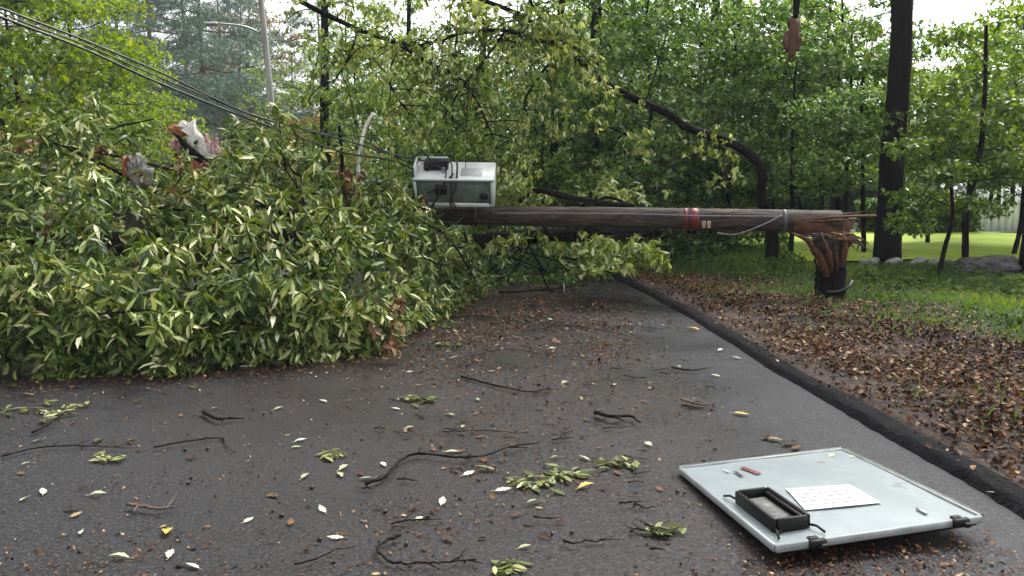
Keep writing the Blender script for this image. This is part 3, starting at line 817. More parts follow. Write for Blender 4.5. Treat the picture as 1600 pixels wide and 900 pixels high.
# ------------------------------------------------------------------ fallen pole with its fittings
POLE_Y = 12.0
pa = D(1312, 347, POLE_Y); pb = D(640, 338, POLE_Y + .5); pc = D(430, 345, POLE_Y + .9)
def fallen_pole():
    axis_d = (pb - pa).normalized()
    e = empty('fallen_utility_pole', pa)
    R0 = .165; Ltot = (pc - pa).length
    n = 40
    t = np.linspace(0, 1, n)
    P0 = np.array(pa) - np.array(pa)
    pts = np.array([list((pb - pa) * (tt * Ltot / (pb - pa).length)) for tt in t])
    pts[:, 2] += .025 * np.sin(t * 3.1) * 1.0
    rad = R0 * (1.0 - .22 * t)
    mb = MB(); mb.tube(pts, rad, 26, wob=.012)
    # drying cracks: thin raised grain ridges
    rg = np.random.default_rng(2)
    m = mb.mesh('pole'); link('pole', m, M['pole_wood'], e)
    # drying checks, knots and old staples
    ck = MB()
    for k in range(34):
        x0 = -rg.uniform(.4, 6.3); a = rg.uniform(.2, 2.9); l = rg.uniform(.15, .7); tt0 = -x0 / Ltot
        rr = R0 * (1 - .22 * tt0) - .0015; sgn = -1
        dirx = (pb - pa).normalized()
        c0 = np.array(dirx) * (-x0 / abs(dirx.x)); c1 = c0 + np.array(dirx) * l
        o_ = np.array([0, sgn * math.sin(a) * rr, math.cos(a) * rr]); bz = np.array([0, 0, .025 * math.sin(tt0 * 3.1)])
        ck.tube([c0 + o_ + bz, (c0 + c1) / 2 + o_ * 1.003 + bz + [0, 0, rg.normal() * .004], c1 + o_ + bz], [.001, .0045, .001], 4)
    link('drying_cracks', ck.mesh('drying_cracks'), M['ink'], e)
    # splintered end: long slabs torn from the stump
    sp = MB()
    for k in range(20):
        a = rg.uniform(0, 6.28); rr = R0 * rg.uniform(.2, .9)
        b0 = np.array([-.25 - rg.uniform(0, .3), math.cos(a) * rr, math.sin(a) * rr])
        L = rg.uniform(.25, .5) if math.sin(a) < .3 else rg.uniform(.3, .62)
        b1 = b0 + [.25 + L * .9, rg.normal() * .03, rg.normal() * .04 - (.10 if math.sin(a) < 0 else 0)]
        w = rg.uniform(.015, .04)
        sp.tube([b0, (b0 + b1) / 2 + rg.normal(size=3) * .012, b1], [w, w * .8, .003], 5, wob=.2, seed=k)
    sp.tube([(-.72, 0, -.02), (-.5, -.01, -.045), (-.2, -.02, -.06), (.05, -.02, -.07), (.16, 0, -.05)], [.10, .15, .15, .13, .05], 14, wob=.12, seed=3)
    # one flat board-like splinter sticking out to the right, and a hooked one below it
    sp.box((.20, 0, .085), (.62, .13, .035), rot=Matrix.Rotation(R(-1), 3, 'Y'), bev=.01)
    sp.tube([(-.3, -.05, -.10), (.0, -.08, -.13), (.20, -.08, -.25), (.34, -.06, -.36)], [.05, .045, .035, .008], 6, wob=.2)
    sp.tube([(-.2, .05, -.08), (.1, .02, -.15), (.30, .0, -.30), (.26, -.02, -.42)], [.04, .035, .02, .004], 5, wob=.2)
    link('splintered_end', sp.mesh('splintered_end', False), M['splinter_x'], e)
    def ring(px, w, thick, name, mat):
        c = D(px, 345, POLE_Y) - pa
        tt = abs(c.x) / Ltot
        rr = R0 * (1 - .22 * tt) + thick
        q = MB(); c0 = np.array((pb - pa) * (abs(c.x) / abs((pb - pa).x))); c0[2] += .025 * np.sin(tt * 3.1)
        u = np.array(axis_d) * w / 2
        q.tube([c0 - u, c0, c0 + u], rr, 26)
        return link(name, q.mesh(name), mat, e)
    ring(1087, .13, .006, 'reflective_band', M['red'])
    ring(1074, .05, .004, 'reflective_band', M['red'])
    ring(1226, .045, .006, 'wire_clamp', M['dull_steel'])
    for px in (1100, 1108):
        q = MB(); c = D(px, 351, POLE_Y - .18) - pa
        q.box(c + Vector((0, .015, .0)), (.048, .012, .10), bev=.004); tg = link('number_tag', q.mesh('number_tag', False), M['tag_tan'], e)
        z = MB(); z.box(c + Vector((0, .006, .012)), (.012, .004, .06)); link('digit', z.mesh('digit', False), M['ink'], tg)
    # ground wire and strap running along the pole
    w = MB()
    q = [D(1222, 336, POLE_Y - .19) - pa, D(1190, 352, POLE_Y - .2) - pa, D(1150, 366, POLE_Y - .12) - pa, D(1120, 364, POLE_Y - .1) - pa]
    w.tube(spline(q, 8), .010, 6); link('hanging_wire', w.mesh('hanging_wire'), M['grey_cable'], e)
    w = MB(); q = [D(x, y, POLE_Y - .17 + .3 * (1300 - x) / 1300) - pa for x, y in ((1220, 338), (1100, 337), (980, 334), (860, 333), (770, 333))]
    w.tube(spline(q, 8), .006, 5); link('ground_wire', w.mesh('ground_wire'), M['grey_cable'], e)
    tag(e, 'broken brown utility pole lying horizontally across the road on its stump', 'utility pole')
M['splinter_x'] = splinter_mat(); M['splinter_x'].node_tree.nodes['Mapping'].inputs['Scale'].default_value = (1.2, 9, 9)
M['dull_steel'] = noise_mat('dull_dark_steel', [(.3, (.05, .05, .055)), (.7, (.13, .13, .14))], scale=14, bump=.2, rough=.4)
M['pole_wood'] = noise_mat("weathered_pole_wood", [(.28, (.012, .008, .007)), (.46, (.044, .031, .025)), (.6, (.085, .063, .050)), (.74, (.17, .135, .11))], scale=4, stretch=(.6, 3.5, 3.5), bump=1.0, bscale=12, rough=.62, bdist=.025, spec=.22)
fallen_pole()

def stump():
    b = D(1297, 474, 11.8)
    base = Vector((b.x, 11.8, H(b.x, 11.8)))
    top = pa.z - .12 - base.z
    e = empty('pole_stump', base)
    rg = np.random.default_rng(21)
    n = 22; m = 16
    V = []
    for i in range(m):
        t = i / (m - 1)
        z = -.1 + t * (top * .60)
        for j in range(n):
            a = j * 2 * math.pi / n
            r = .215 * (1 - .06 * t) * (1 + .05 * math.sin(a * 5 + 1) + .04 * rg.normal()) * (1 + .12 * math.exp(-t * 8))
            zz = z + (t ** 6) * (.20 * math.sin(a * 3 + .5) + .12 * rg.normal())
            V.append([r * math.cos(a), r * math.sin(a) * .9, zz])
    i = np.arange(m - 1)[:, None] * n; j = np.arange(n)[None]
    a_ = i + j; b_ = i + (j + 1) % n
    mb = MB(); mb.add(V, [np.stack([a_, b_, b_ + n, a_ + n], -1).reshape(-1, 4), (np.arange(n) + (m - 1) * n)[None]])
    link('post', mb.mesh('post', False), M['bark_dark'], e)
    sw = MB()
    cz = np.linspace(top * .44, top * .92, 9)
    sw.tube([(-.02 * k_, .0, z_) for k_, z_ in enumerate(cz)], [.17, .165, .16, .165, .175, .185, .195, .20, .14], 22, wob=.18, seed=5, tone=.16)
    for k in range(150):
        a = rg.uniform(0, 6.28); rr = rg.uniform(.13, .19)
        zb_ = top * rg.uniform(.36, .72)
        b0 = np.array([math.cos(a) * rr - .05 * (zb_ / top - .4), math.sin(a) * rr, zb_])
        zt = min(zb_ + top * rg.uniform(.15, .5), top * rg.uniform(.92, 1.04)); fan = rg.uniform(1.0, 1.35)
        b1 = np.array([math.cos(a) * rr * fan - .08, math.sin(a) * rr * rg.uniform(1.0, 1.2), zt])
        w = rg.uniform(.004, .017); sd = np.array([math.cos(a + 1.57), math.sin(a + 1.57), 0]) * rg.normal() * .03
        sw.tube([b0, b0 * .55 + b1 * .45 + sd * .5, b1 + sd], [w, w * .9, .002], 4, wob=.15, seed=k, tone=float(np.clip(rg.normal() * .24 + .40, .05, 1)))
    link('splintered_wood', sw.mesh('splintered_wood', False), M['splinter'], e)
    # torn slabs leaning out left to the pole and right
    sl = MB()
    for k in range(26):
        x0 = rg.uniform(-.5, .22); w = rg.uniform(.006, .016); z0 = top * rg.uniform(.84, .98); y0 = rg.uniform(-.2, -.1)
        sl.tube([(x0, y0, z0), (x0 + .14, y0 - .02, z0 - .01 + rg.normal() * .02), (x0 + rg.uniform(.2, .42), y0 - .02, z0 - rg.uniform(-.02, .14))], [w, w, .002], 4, wob=.15, tone=float(rg.uniform(.15, .75)))
    sl.tube([(-.10, -.12, top * .35), (-.22, -.14, top * .62), (-.40, -.12, top * .88), (-.62, -.08, top * .98)], [.06, .055, .04, .01], 6, wob=.2)
    sl.tube([(-.05, -.14, top * .4), (-.12, -.18, top * .7), (-.24, -.16, top * .98)], [.05, .045, .012], 6, wob=.2)
    sl.tube([(.08, -.10, top * .45), (.12, -.14, top * .75), (.08, -.14, top * 1.02)], [.06, .05, .012], 6, wob=.2)
    sl.tube([(.10, 0, top * .6), (.28, -.04, top * .92), (.42, -.05, top * .80)], [.05, .05, .01], 6, wob=.2)
    link('torn_slab', sl.mesh('torn_slab', False), M['splinter'], e)
    ww = MB(); ww.tube(spline([(-.15, -.24, .12), (.02, -.25, .13), (.18, -.2, .2), (.26, -.1, .26)], 6), .022, 7)
    link('cable_guard', ww.mesh('cable_guard'), M['cable'], e)
    tag(e, 'dark splintered stump of the snapped utility pole with reddish torn wood', 'pole stump')
stump()

# ------------------------------------------------------------------ metal cabinet on the pole
def cabinet():
    w, dpt, hgt = 1.12, .42, .50            # along pole, front-to-back, top face depth
    tilt = R(28)
    c = D(712, 287, POLE_Y - .02)
    e = empty('utility_cabinet', c, (0, R(.8), R(-2)))
    Rx = np.array(Matrix.Rotation(tilt, 3, 'X'))      # tips the top towards the viewer
    def T(v): return Rx @ np.array(v)
    t = .012
    def part(name, boxes, mat, parent=e, bev=.004, tone=.5):
        mb = MB()
        for cc, ss in boxes:
            mb.box(T(cc), ss, rot=Rx, bev=bev)
        return link(name, mb.mesh(name, False), mat, parent)
    W, Dp, Hh = w, .56, .40                 # width, depth (y), height (z)
    body = part('body', [((0, 0, Hh / 2), (W, Dp, t)), ((0, 0, -Hh / 2), (W, Dp, t)), ((-W / 2, 0, 0), (t, Dp, Hh - .01)), ((W / 2, 0, 0), (t, Dp, Hh - .01)), ((0, Dp / 2, 0), (W, t, Hh - .01))], M['cab_paint'])
    part('front_flange', [((0, -Dp / 2 - .015, -Hh / 2 + .022), (W - .14, .03, .05)), ((0, -Dp / 2 - .0, Hh / 2 + .004), (W + .02, .03, .03)), ((-W / 2 + .02, -Dp / 2 - .006, 0), (.04, .012, Hh - .06)), ((W / 2 - .02, -Dp / 2 - .006, 0), (.04, .012, Hh - .06))], M['cab_paint'], bev=.003)
    part('inner_panel', [((0, -Dp / 2 + .035, 0), (W - .04, .012, Hh - .03))], M['cab_inside'])
    part('breaker', [((-.18, -Dp / 2 + .01, .05), (.16, .07, .12)), ((-.18, -Dp / 2 + .015, .05), (.03, .03, .05))], M['black_plastic'])
    part('knob', [((.42, -Dp / 2 + .015, -.06), (.11, .08, .10))], M['black_plastic'], bev=.03)
    part('bracket', [((-W / 2 + .02, -.10, Hh / 2 + .09), (.02, .3, .18)), ((-.05 - W / 2 + .3, .2, Hh / 2 + .06), (.38, .02, .12))], M['cab_paint'])
    part('paper_label', [((.24, -.04, Hh / 2 + .009), (.30, .26, .004))], M['paper'], bev=0)
    lines = [((.24, -.13 + .035 * k, Hh / 2 + .0125), (.22 - .05 * (k % 3), .008, .002)) for k in range(6)]
    part('printed_text', lines, M['print'], parent=body, bev=0)
    dev = part('device', [((-.27, .08, Hh / 2 + .065), (.34, .20, .11)), ((-.20, .02, Hh / 2 + .14), (.20, .10, .05)), ((-.40, .0, Hh / 2 + .05), (.08, .10, .08))], M['black_plastic'], bev=.02)
    part('terminal', [((-.16, -.06, Hh / 2 + .05), (.05, .05, .07))], M['steel'], parent=dev, bev=.012)
    # loose wires hanging over the edge
    rg = np.random.default_rng(8)
    for k, q in enumerate([
        [(-.20, .05, .32), (-.05, -.06, .36), (-.02, -.22, .28), (-.03, -.31, .10), (-.02, -.33, -.10), (.06, -.36, -.24)],
        [(-.12, .08, .30), (.02, -.02, .37), (.05, -.2, .29), (.02, -.32, .08), (-.05, -.34, -.08), (-.01, -.35, -.26)],
        [(-.30, .0, .30), (-.12, -.16, .28), (-.14, -.31, .16), (-.30, -.33, .06), (-.36, -.32, .02)],
        [(.0, -.2, .26), (-.16, -.32, .12), (-.22, -.34, -.02), (-.30, -.34, -.16), (-.36, -.34, -.24)],
        [(-.42, .12, .30), (-.52, .0, .34), (-.56, -.20, .24), (-.56, -.3, 0), (-.50, -.36, -.25), (-.3, -.42, -.34), (0, -.44, -.40), (.12, -.38, -.34)],
    ]):
        mb = MB(); mb.tube(spline([T(v) for v in q], 8), .011 + .004 * (k % 2), 7)
        link('loose_wire', mb.mesh('loose_wire'), M['cable'], e)
    tag(e, 'open grey-white metal cabinet with loose black wires sitting on the fallen pole', 'cabinet')
    return e
cabinet()
def strap():
    # black mounting band wrapped round the pole under the cabinet
    for px, w in ((655, .10), (742, .04)):
        c = D(px, 338, POLE_Y + .42 * (1300 - px) / 660 - .03)
        mb = MB(); mb.tube([c + Vector((-w / 2, 0, 0)), c, c + Vector((w / 2, 0, 0))], .158, 20)
        o = link('mounting_band', mb.mesh('mounting_band'), M['cable'])
        tag(o, 'black band wrapped round the fallen pole under the %s end of the cabinet' % ('left' if px < 700 else 'right'), 'band')
strap()

# ------------------------------------------------------------------ overhead wires that came down
def wire(pts, r, label, name='overhead_wire', mat='cable'):
    P = [D(*p) for p in pts]
    mb = MB(); mb.tube(spline(P, 12), r, 7)
    o = link(name, mb.mesh(name), M[mat]); tag(o, label, 'wire')
wire([(-260, -95, 6.2), (0, 12, 7.6), (130, 62, 8.4), (250, 113, 9.2), (390, 178, 10.4), (520, 214, 11.3), (600, 238, 11.8), (655, 262, 12)], .011, 'upper of the two black cables sagging down from the top left to the cabinet')
wire([(-260, -75, 6.4), (0, 26, 7.8), (130, 76, 8.6), (250, 130, 9.4), (390, 186, 10.4), (530, 236, 11.4), (610, 250, 11.8), (655, 268, 12)], .013, 'lower of the two black cables sagging down from the top left to the cabinet')
wire([(-200, -82, 6.2), (0, 19, 7.7), (130, 69, 8.5), (250, 121, 9.3), (400, 183, 10.5), (450, 204, 11), (570, 214, 11.5), (605, 240, 11.8), (650, 250, 12)], .008, 'thinner cable running between the two black sagging cables')
wire([(563, 216, 12.0), (600, 236, 11.9), (640, 247, 11.9), (660, 236, 11.9), (672, 250, 11.9)], .016, 'short thick black cable end curling up at the left of the cabinet')

# ------------------------------------------------------------------ cabinet door on the road
def door():
    A, B, C, Dd = G(1060, 735, .03), G(1318, 706, .03), G(1532, 812, .10), G(1212, 858, .06)
    A, B, C, Dd = [np.array(v) for v in (A, B, C, Dd)]
    cen = (A + B + C + Dd) / 4
    ux = norm((B - A) + (C - Dd)); uy0 = norm((A - Dd) + (B - C)); uz = norm(np.cross(ux, uy0)); uy = np.cross(uz, ux)
    W = (np.linalg.norm(B - A) + np.linalg.norm(C - Dd)) / 2; L = (np.linalg.norm(A - Dd) + np.linalg.norm(B - C)) / 2
    cen = cen + [0, 0, .012]
    e = empty('cabinet_door', cen)
    Rm = Matrix(((ux[0], uy[0], uz[0]), (ux[1], uy[1], uz[1]), (ux[2], uy[2], uz[2])))
    e.rotation_euler = Rm.to_euler()
    print('door', W, L, cen, math.degrees(math.acos(uz[2])))
    def shear(u, v, z):     # local coordinates follow the measured corners
        return (u, v, z)
    # panel as subdivided sheet, slightly bent
    n = 24; mb = MB()
    g = np.linspace(-1, 1, n); U, V = np.meshgrid(g, g)
    X = U * (W / 2 - .012); Yv = V * (L / 2 - .012)
    Z = .008 * np.cos(U * 1.5) * np.cos(V * 1.4) + .002 * np.sin(U * 7 + V * 3) + .0
    i = (np.arange(n - 1)[:, None] * n + np.arange(n - 1)[None]).ravel()
    mb.add(np.stack([X, Yv, Z], -1).reshape(-1, 3), [np.stack([i, i + 1, i + 1 + n, i + n], -1)])
    mb.add(np.stack([X, Yv, Z - .004], -1).reshape(-1, 3), [np.stack([i + n, i + 1 + n, i + 1, i], -1)])
    panel = link('panel', mb.mesh('panel'), M['door_paint'], e)
    f = MB()
    f.box((0, -L / 2, -.008), (W, .018, .036), bev=.005); f.box((0, L / 2, -.008), (W, .018, .036), bev=.005)
    f.box((-W / 2, 0, -.008), (.018, L - .02, .036), bev=.005); f.box((W / 2, 0, -.008), (.018, L - .02, .036), bev=.005)
    link('folded_edge', f.mesh('folded_edge', False), M['door_edge'], e)
    f = MB(); f.box((0, -L / 2 + .02, -.03), (W - .04, .02, .02)); f.box((-W / 2 + .02, 0, -.03), (.02, L - .04, .02))
    link('gasket', f.mesh('gasket', False), M['black_plastic'], e)
    f = MB(); f.tube([(-W / 2 - .0, L / 2 + .017, .004), (0, L / 2 + .018, .0), (W / 2, L / 2 + .017, .004)], .009, 8)
    f.tube([(W / 2 + .018, -L / 2 + .02, .004), (W / 2 + .022, 0, .0), (W / 2 + .018, L / 2 - .02, .004)], .008, 8)
    link('rim_seal', f.mesh('rim_seal'), M['seal'], e)
    Rinv = np.array(Rm).T; SH = .115      # the bent door is racked out of square
    def local(px, py, z):
        q = np.array(G(px, py, z)) - cen
        v_ = Rinv @ q; v_[0] -= SH * v_[1]; return v_
    zc = .075
    # black frame box
    c4 = [local(*p, zc + .03)[:2] for p in ((1150, 772), (1200, 768), (1260, 815), (1215, 826))]
    cc = sum(c4) / 4
    a_dir = norm((c4[2] - c4[1]) + (c4[3] - c4[0])); b_dir = np.array([-a_dir[1], a_dir[0]])
    la = (np.linalg.norm(c4[2] - c4[1]) + np.linalg.norm(c4[3] - c4[0])) / 2; lb = (np.linalg.norm(c4[1] - c4[0]) + np.linalg.norm(c4[2] - c4[3])) / 2
    ang = math.atan2(a_dir[1], a_dir[0]); Rz = np.array(Matrix.Rotation(ang, 3, 'Z'))
    print('frame', la, lb)
    hh = .065
    def lb_(c, s, mb, bev=.005):
        mb.box(Rz @ np.array(c) + np.array([cc[0], cc[1], 0]), s, rot=Rz, bev=bev)
    mb = MB()
    lb_((0, lb / 2, hh / 2), (la, .02, hh), mb); lb_((0, -lb / 2, hh / 2), (la, .02, hh), mb)
    lb_((la / 2, 0, hh / 2), (.02, lb - .02, hh), mb); lb_((-la / 2, 0, hh / 2), (.02, lb - .02, hh), mb)
    lb_((0, lb / 2 - .018, hh * .72), (la - .05, .02, .012), mb); lb_((0, -lb / 2 + .018, hh * .72), (la - .05, .02, .012), mb)
    fr = link('vent_frame', mb.mesh('vent_frame', False), M['black_plastic'], e)
    mb = MB(); lb_((0, 0, .022), (la - .05, lb - .05, .008), mb); link('filter_pad', mb.mesh('filter_pad', False), M['filter'], fr)
    for (sx, sy) in ((-1, -1), (1, -1), (-1, 1), (1, 1)):
        mb = MB(); s0 = Rz @ np.array([sx * la / 2, sy * lb / 2, .02]) + [cc[0], cc[1], 0]
        s1 = Rz @ np.array([sx * (la / 2 + .09), sy * (lb / 2 + .03), .012]) + [cc[0], cc[1], 0]
        mb.tube([s0, (s0 + s1) / 2 + [0, 0, .01], s1], .006, 6); link('mounting_stud', mb.mesh('mounting_stud'), M['black_plastic'], fr)
    # paper label
    q = [local(*p, zc - .02) for p in ((1228, 770), (1328, 766), (1377, 799), (1258, 808))]
    qa = [np.array(v[:2]) for v in q]
    mb = MB(); mb.add([[v[0], v[1], .0145] for v in q], [np.array([[0, 3, 2, 1]])]); rg = np.random.default_rng(4)
    for r_ in range(5):
        s = (r_ + .8) / 6
        a = qa[0] * (1 - s) + qa[3] * s; b = qa[1] * (1 - s) + qa[2] * s
        u = .07
        while u < .9:
            l = rg.uniform(.03, .10)
            p0 = a * (1 - u) + b * u; p1 = a * (1 - min(u + l, .93)) + b * min(u + l, .93)
            dv = norm(qa[3] - qa[0]) * .0045
            mb.add([[*(p0 - dv), 0.0165], [*(p1 - dv), 0.0165], [*(p1 + dv), 0.0165], [*(p0 + dv), 0.0165]], [np.array([[0, 3, 2, 1]])])
            u += l + .03
    me = mb.mesh('paper_label', False); me.materials.append(M['paper']); me.materials.append(M['print'])
    me.polygons.foreach_set('material_index', np.array([0] + [1] * (len(me.polygons) - 1), np.int32))
    link('paper_label', me, None, panel)
    def strip(name, p0, p1, wd, mat, z=.011):
        a = local(*p0, zc - .03); b = local(*p1, zc - .03); d_ = norm(b[:2] - a[:2]); n_ = np.array([-d_[1], d_[0]]) * wd / 2
        mb = MB(); mb.add([[*(a[:2] - n_), z], [*(b[:2] - n_), z], [*(b[:2] + n_), z], [*(a[:2] + n_), z]], [np.array([[0, 1, 2, 3]])])
        link(name, mb.mesh(name, False), mat, panel)
    strip('red_sticker', (1159, 732), (1187, 745), .035, M['red'])
    strip('black_sticker', (1148, 739), (1160, 748), .02, M['ink'])
    strip('black_sticker', (1131, 735), (1139, 740), .014, M['print'])
    mb = MB(); v = local(1440, 811, zc - .01); mb.box((v[0], v[1], .012), (.07, .018, .012), rot=Rz, bev=.004); link('handle_slot', mb.mesh('handle_slot', False), M['steel'], panel)
    # latches and hinge pieces on the front edge
    for px, py in ((1492, 826), (1265, 850)):
        v = local(px, py, .05)
        mb = MB(); mb.box((v[0], -L / 2 - .012, -.006), (.085, .03, .04), bev=.006); mb.box((v[0] + .02, -L / 2 - .03, -.012), (.035, .03, .022), bev=.006); mb.box((v[0] - .01, -L / 2 + .012, .012), (.05, .03, .012), bev=.004)
        link('latch', mb.mesh('latch', False), M['black_plastic'], e)
    for px, py in ((1212, 818), (1206, 838), (1218, 843)):
        v = local(px, py, zc - .02); mb = MB(); mb.tube([(v[0], v[1], .006), (v[0], v[1], .02)], .009, 8); link('bolt', mb.mesh('bolt'), M['black_plastic'], panel)
    for ch in e.children_recursive:
        me = ch.data; n_ = len(me.vertices); co = np.empty(n_ * 3, np.float32); me.vertices.foreach_get('co', co); co = co.reshape(-1, 3)
        co[:, 0] += SH * co[:, 1]; me.vertices.foreach_set('co', co.ravel()); me.update()
    tag(e, 'pale grey metal cabinet door lying flat on the road with a black frame', 'cabinet door')
M['door_edge'] = noise_mat("dull_folded_metal", [(.3, (.20, .22, .22)), (.7, (.36, .38, .38))], scale=9, bump=.2, rough=.35)
M['seal'] = noise_mat("greenish_rim_seal", [(.3, (.10, .12, .09)), (.7, (.22, .24, .18))], scale=14, bump=.2, rough=.5)
M['filter'] = noise_mat("grey_filter", [(.35, (.05, .05, .05)), (.6, (.16, .16, .15)), (.75, (.35, .35, .34))], scale=16, bump=.5, rough=.6)
door()

# ------------------------------------------------------------------ fallen tree: big crown at the left
cx = np.array([-13, -9, -6.8, -5.6, -4.7, -3.4, -2.5, -1.9, -1.35, -.95, -.6, -.4])
ct = np.array([2.1, 2.25, 2.28, 2.28, 2.2, 2.12, 1.98, 1.70, 1.30, 1.00, .5, .15])
fx = np.array([-13, -9, -4.5, -3.4, -2.1, -1.6, -1.25, -1.05, -.85, -.55, -.4])
fy = np.array([5.0, 6.0, 6.9, 7.1, 7.55, 7.7, 8.1, 9.6, 10.9, 12.2, 12.8])
def mound(x, y):
    T = np.interp(x, cx, ct); yf = np.interp(x, fx, fy)
    yc = np.maximum(yf + 2.2, 11.0)
    a = np.clip((y - yf) / (yc - yf), 0, 1)
    front = (.22 + .78 * np.sin(a * np.pi / 2) ** .85)
    back = 1 - .6 * smooth(0, 1, (y - yc) / 4.5)
    lump = 1 + .13 * np.sin(x * 2.9 + y) + .11 * np.sin(x * 5.3 - y * 1.7 + 1) + .05 * np.sin(x * 11 + y * 5)
    return np.where(y < yf, 0, T * front * back * lump)
def fallen_tree():
    rg = np.random.default_rng(100)
    base = Vector((-7.5, 14.0, 0))
    e = empty('fallen_tree', base)
    off = (-base.x, -base.y, 0)
    mb = MB()
    # trunk and limbs inside the crown
    trunk = spline([(-13.5, 16.5, .8), (-9, 14.5, .9), (-5.5, 12.6, .8), (-3.4, 11.6, .9), (-2.0, 11.1, 1.0)], 8)
    mb.tube(trunk, np.linspace(.26, .09, len(trunk)), 10, wob=.05)
    limbs = []
    for k in range(46):
        s = trunk[int(rg.uniform(.25, 1) * (len(trunk) - 1))]
        tx = np.clip(s[0] + rg.normal() * 1.6, -11, -.5); yf = np.interp(tx, fx, fy)
        ty = rg.uniform(yf + .2, 14); tz = mound(np.array([tx]), np.array([ty]))[0] * rg.uniform(.35, 1.0)
        mid = (s + [tx, ty, tz]) / 2 + rg.normal(size=3) * .25
        sp = spline([s, mid, (tx, ty, max(.1, tz))], 6)
        mb.tube(sp, np.linspace(rg.uniform(.02, .045), .006, len(sp)), 5, wob=.08, caps=False)
        limbs.append(sp)
    # foliage
    n = 8200
    x = rg.uniform(-11.5, -.42, n * 3); y = rg.uniform(5.4, 15.5, n * 3)
    T = mound(x, y); ok = T > .12
    x, y, T = x[ok][:n], y[ok][:n], T[ok][:n]; n = len(x)
    shell = rg.uniform(size=n) < .72
    z = np.where(shell, T - np.abs(rg.normal(size=n)) * .22, rg.uniform(.03, 1, n) * T)
    z = np.maximum(z, .05)
    # extra on the front face, hanging over the asphalt
    n2 = 3100
    x2 = rg.uniform(-11, -.45, n2); yf = np.interp(x2, fx, fy)
    y2 = yf + np.abs(rg.normal(size=n2)) * .38 + .10 * np.sin(x2 * 7) + .10 * np.sin(x2 * 3.1 + 1)
    z2 = rg.uniform(.04, 1, n2) * np.maximum(mound(x2, y2 + .25), .25)
    # ragged shoots above the top outline
    n3 = 420
    x3 = rg.uniform(-9, -.6, n3); y3 = rg.uniform(9.5, 12.5, n3); z3 = mound(x3, y3) + rg.uniform(0, .22, n3) * (1 + np.sin(x3 * 4)) * .6
    X = np.concatenate([x, x2, x3]); Y = np.concatenate([y, y2, y3]); Z = np.concatenate([z, z2, z3])
    P = np.stack([X, Y, Z], -1)
    gx = (mound(X + .1, Y) - mound(X - .1, Y)) / .2; gy = (mound(X, Y + .1) - mound(X, Y - .1)) / .2
    nor = norm(np.stack([-gx * .6, -np.clip(gy, -1.5, 2.0) * .8, np.ones_like(gx)], -1))
    ax = nor + rg.normal(size=P.shape) * .75
    cl = np.sin(X * 4.1 + 1.7 * np.sin(Z * 3.3)) * np.sin(Y * 3.7 + X * 1.3) * np.sin(Z * 5.2 + X * 2.1 + 1) 
    keep = (cl > -.16) | (rg.uniform(size=len(X)) < .35)
    sl = X / Y; el = (Z - 1.6) / Y      # the torn trunks have broken a gap into the foliage before them
    gap = ((sl > -.425) & (sl < -.345) & (el > .030)) | ((sl > -.475) & (sl < -.425) & (el > .008))
    keep &= ~(gap & (rg.uniform(size=len(X)) < .74))
    X, Y, Z, P, ax, cl = X[keep], Y[keep], Z[keep], P[keep], ax[keep], cl[keep]
    tone = np.clip(.46 + .22 * np.sin(X * 2.3 + Y * 1.1) * np.sin(Y * 2.1 + Z * 3) + rg.normal(size=len(X)) * .28, 0, 1)
    # long shoots reaching out of the mound, hung with drooping leaves
    tw = mb; PP = []; AA = []
    for k in range(150):
        sx = rg.uniform(-9, -.7)
        if -5.2 < sx < -3.6: continue
        yf0 = np.interp(sx, fx, fy); sy = rg.uniform(yf0, yf0 + 4.5)
        sz = mound(np.array([sx]), np.array([sy + .15]))[0] * rg.uniform(.5, 1)
        d = np.array([rg.normal() * .8, -abs(rg.normal()) * .7, rg.uniform(.1, 1.1)]); d /= np.linalg.norm(d)
        L_ = rg.uniform(.35, .8); st = np.array([sx, sy, sz])
        sp = spline([st - d * .3, st, st + d * L_ * .6, st + d * L_ + [0, 0, -.16 * L_]], 5)
        tw.tube(sp, np.linspace(.011, .004, len(sp)), 5, caps=False)
        for f in range(5, len(sp), 2):
            PP.append(sp[f]); AA.append(d * .6 + rg.normal(size=3) * .5 + [0, 0, -.3])
    PP = np.array(PP); AA = np.array(AA)
    P = np.vstack([P, PP]); ax = np.vstack([ax, AA]); tone = np.concatenate([tone, np.clip(rg.normal(size=len(PP)) * .25 + .62, 0, 1)])
    link('trunk', mb.mesh('trunk'), M['bark_dark'], e, loc=off)
    fm = MB()
    sprigs(fm, P, ax, rg, per=7, L=.17, W=.036, spread=1.15, droop=.75, tone=tone, hq=True, upbias=.22)
    link('foliage', fm.mesh('foliage'), M['leaf_fallen'], e, loc=off)
    # clumps of dead reddish leaves caught in the crown
    dm = MB()
    for (px, py, Y0, c, s) in ((612, 505, 7.75, 8, .09), (622, 470, 8.3, 5, .08), (604, 545, 7.6, 6, .08), (270, 285, 9.6, 12, .2), (160, 260, 10, 8, .2), (60, 240, 10, 12, .2), (548, 275, 11, 14, .12), (85, 345, 8.5, 10, .1), (360, 350, 8.7, 8, .1), (655, 320, 11.4, 8, .1)):
        q = np.array(D(px, py, Y0)) + rg.normal(size=(c, 3)) * [s, .12, s * .8]
        sprigs(dm, q, rg.normal(size=(c, 3)) + [0, -.8, .2], rg, per=5, L=.11, W=.045, droop=.5)
    link('dead_leaves', dm.mesh('dead_leaves'), M['leaf_rust'], e, loc=off)
    tag(e, 'crown of a fallen tree, a mound of long green leaves covering the road', 'tree')
fallen_tree()

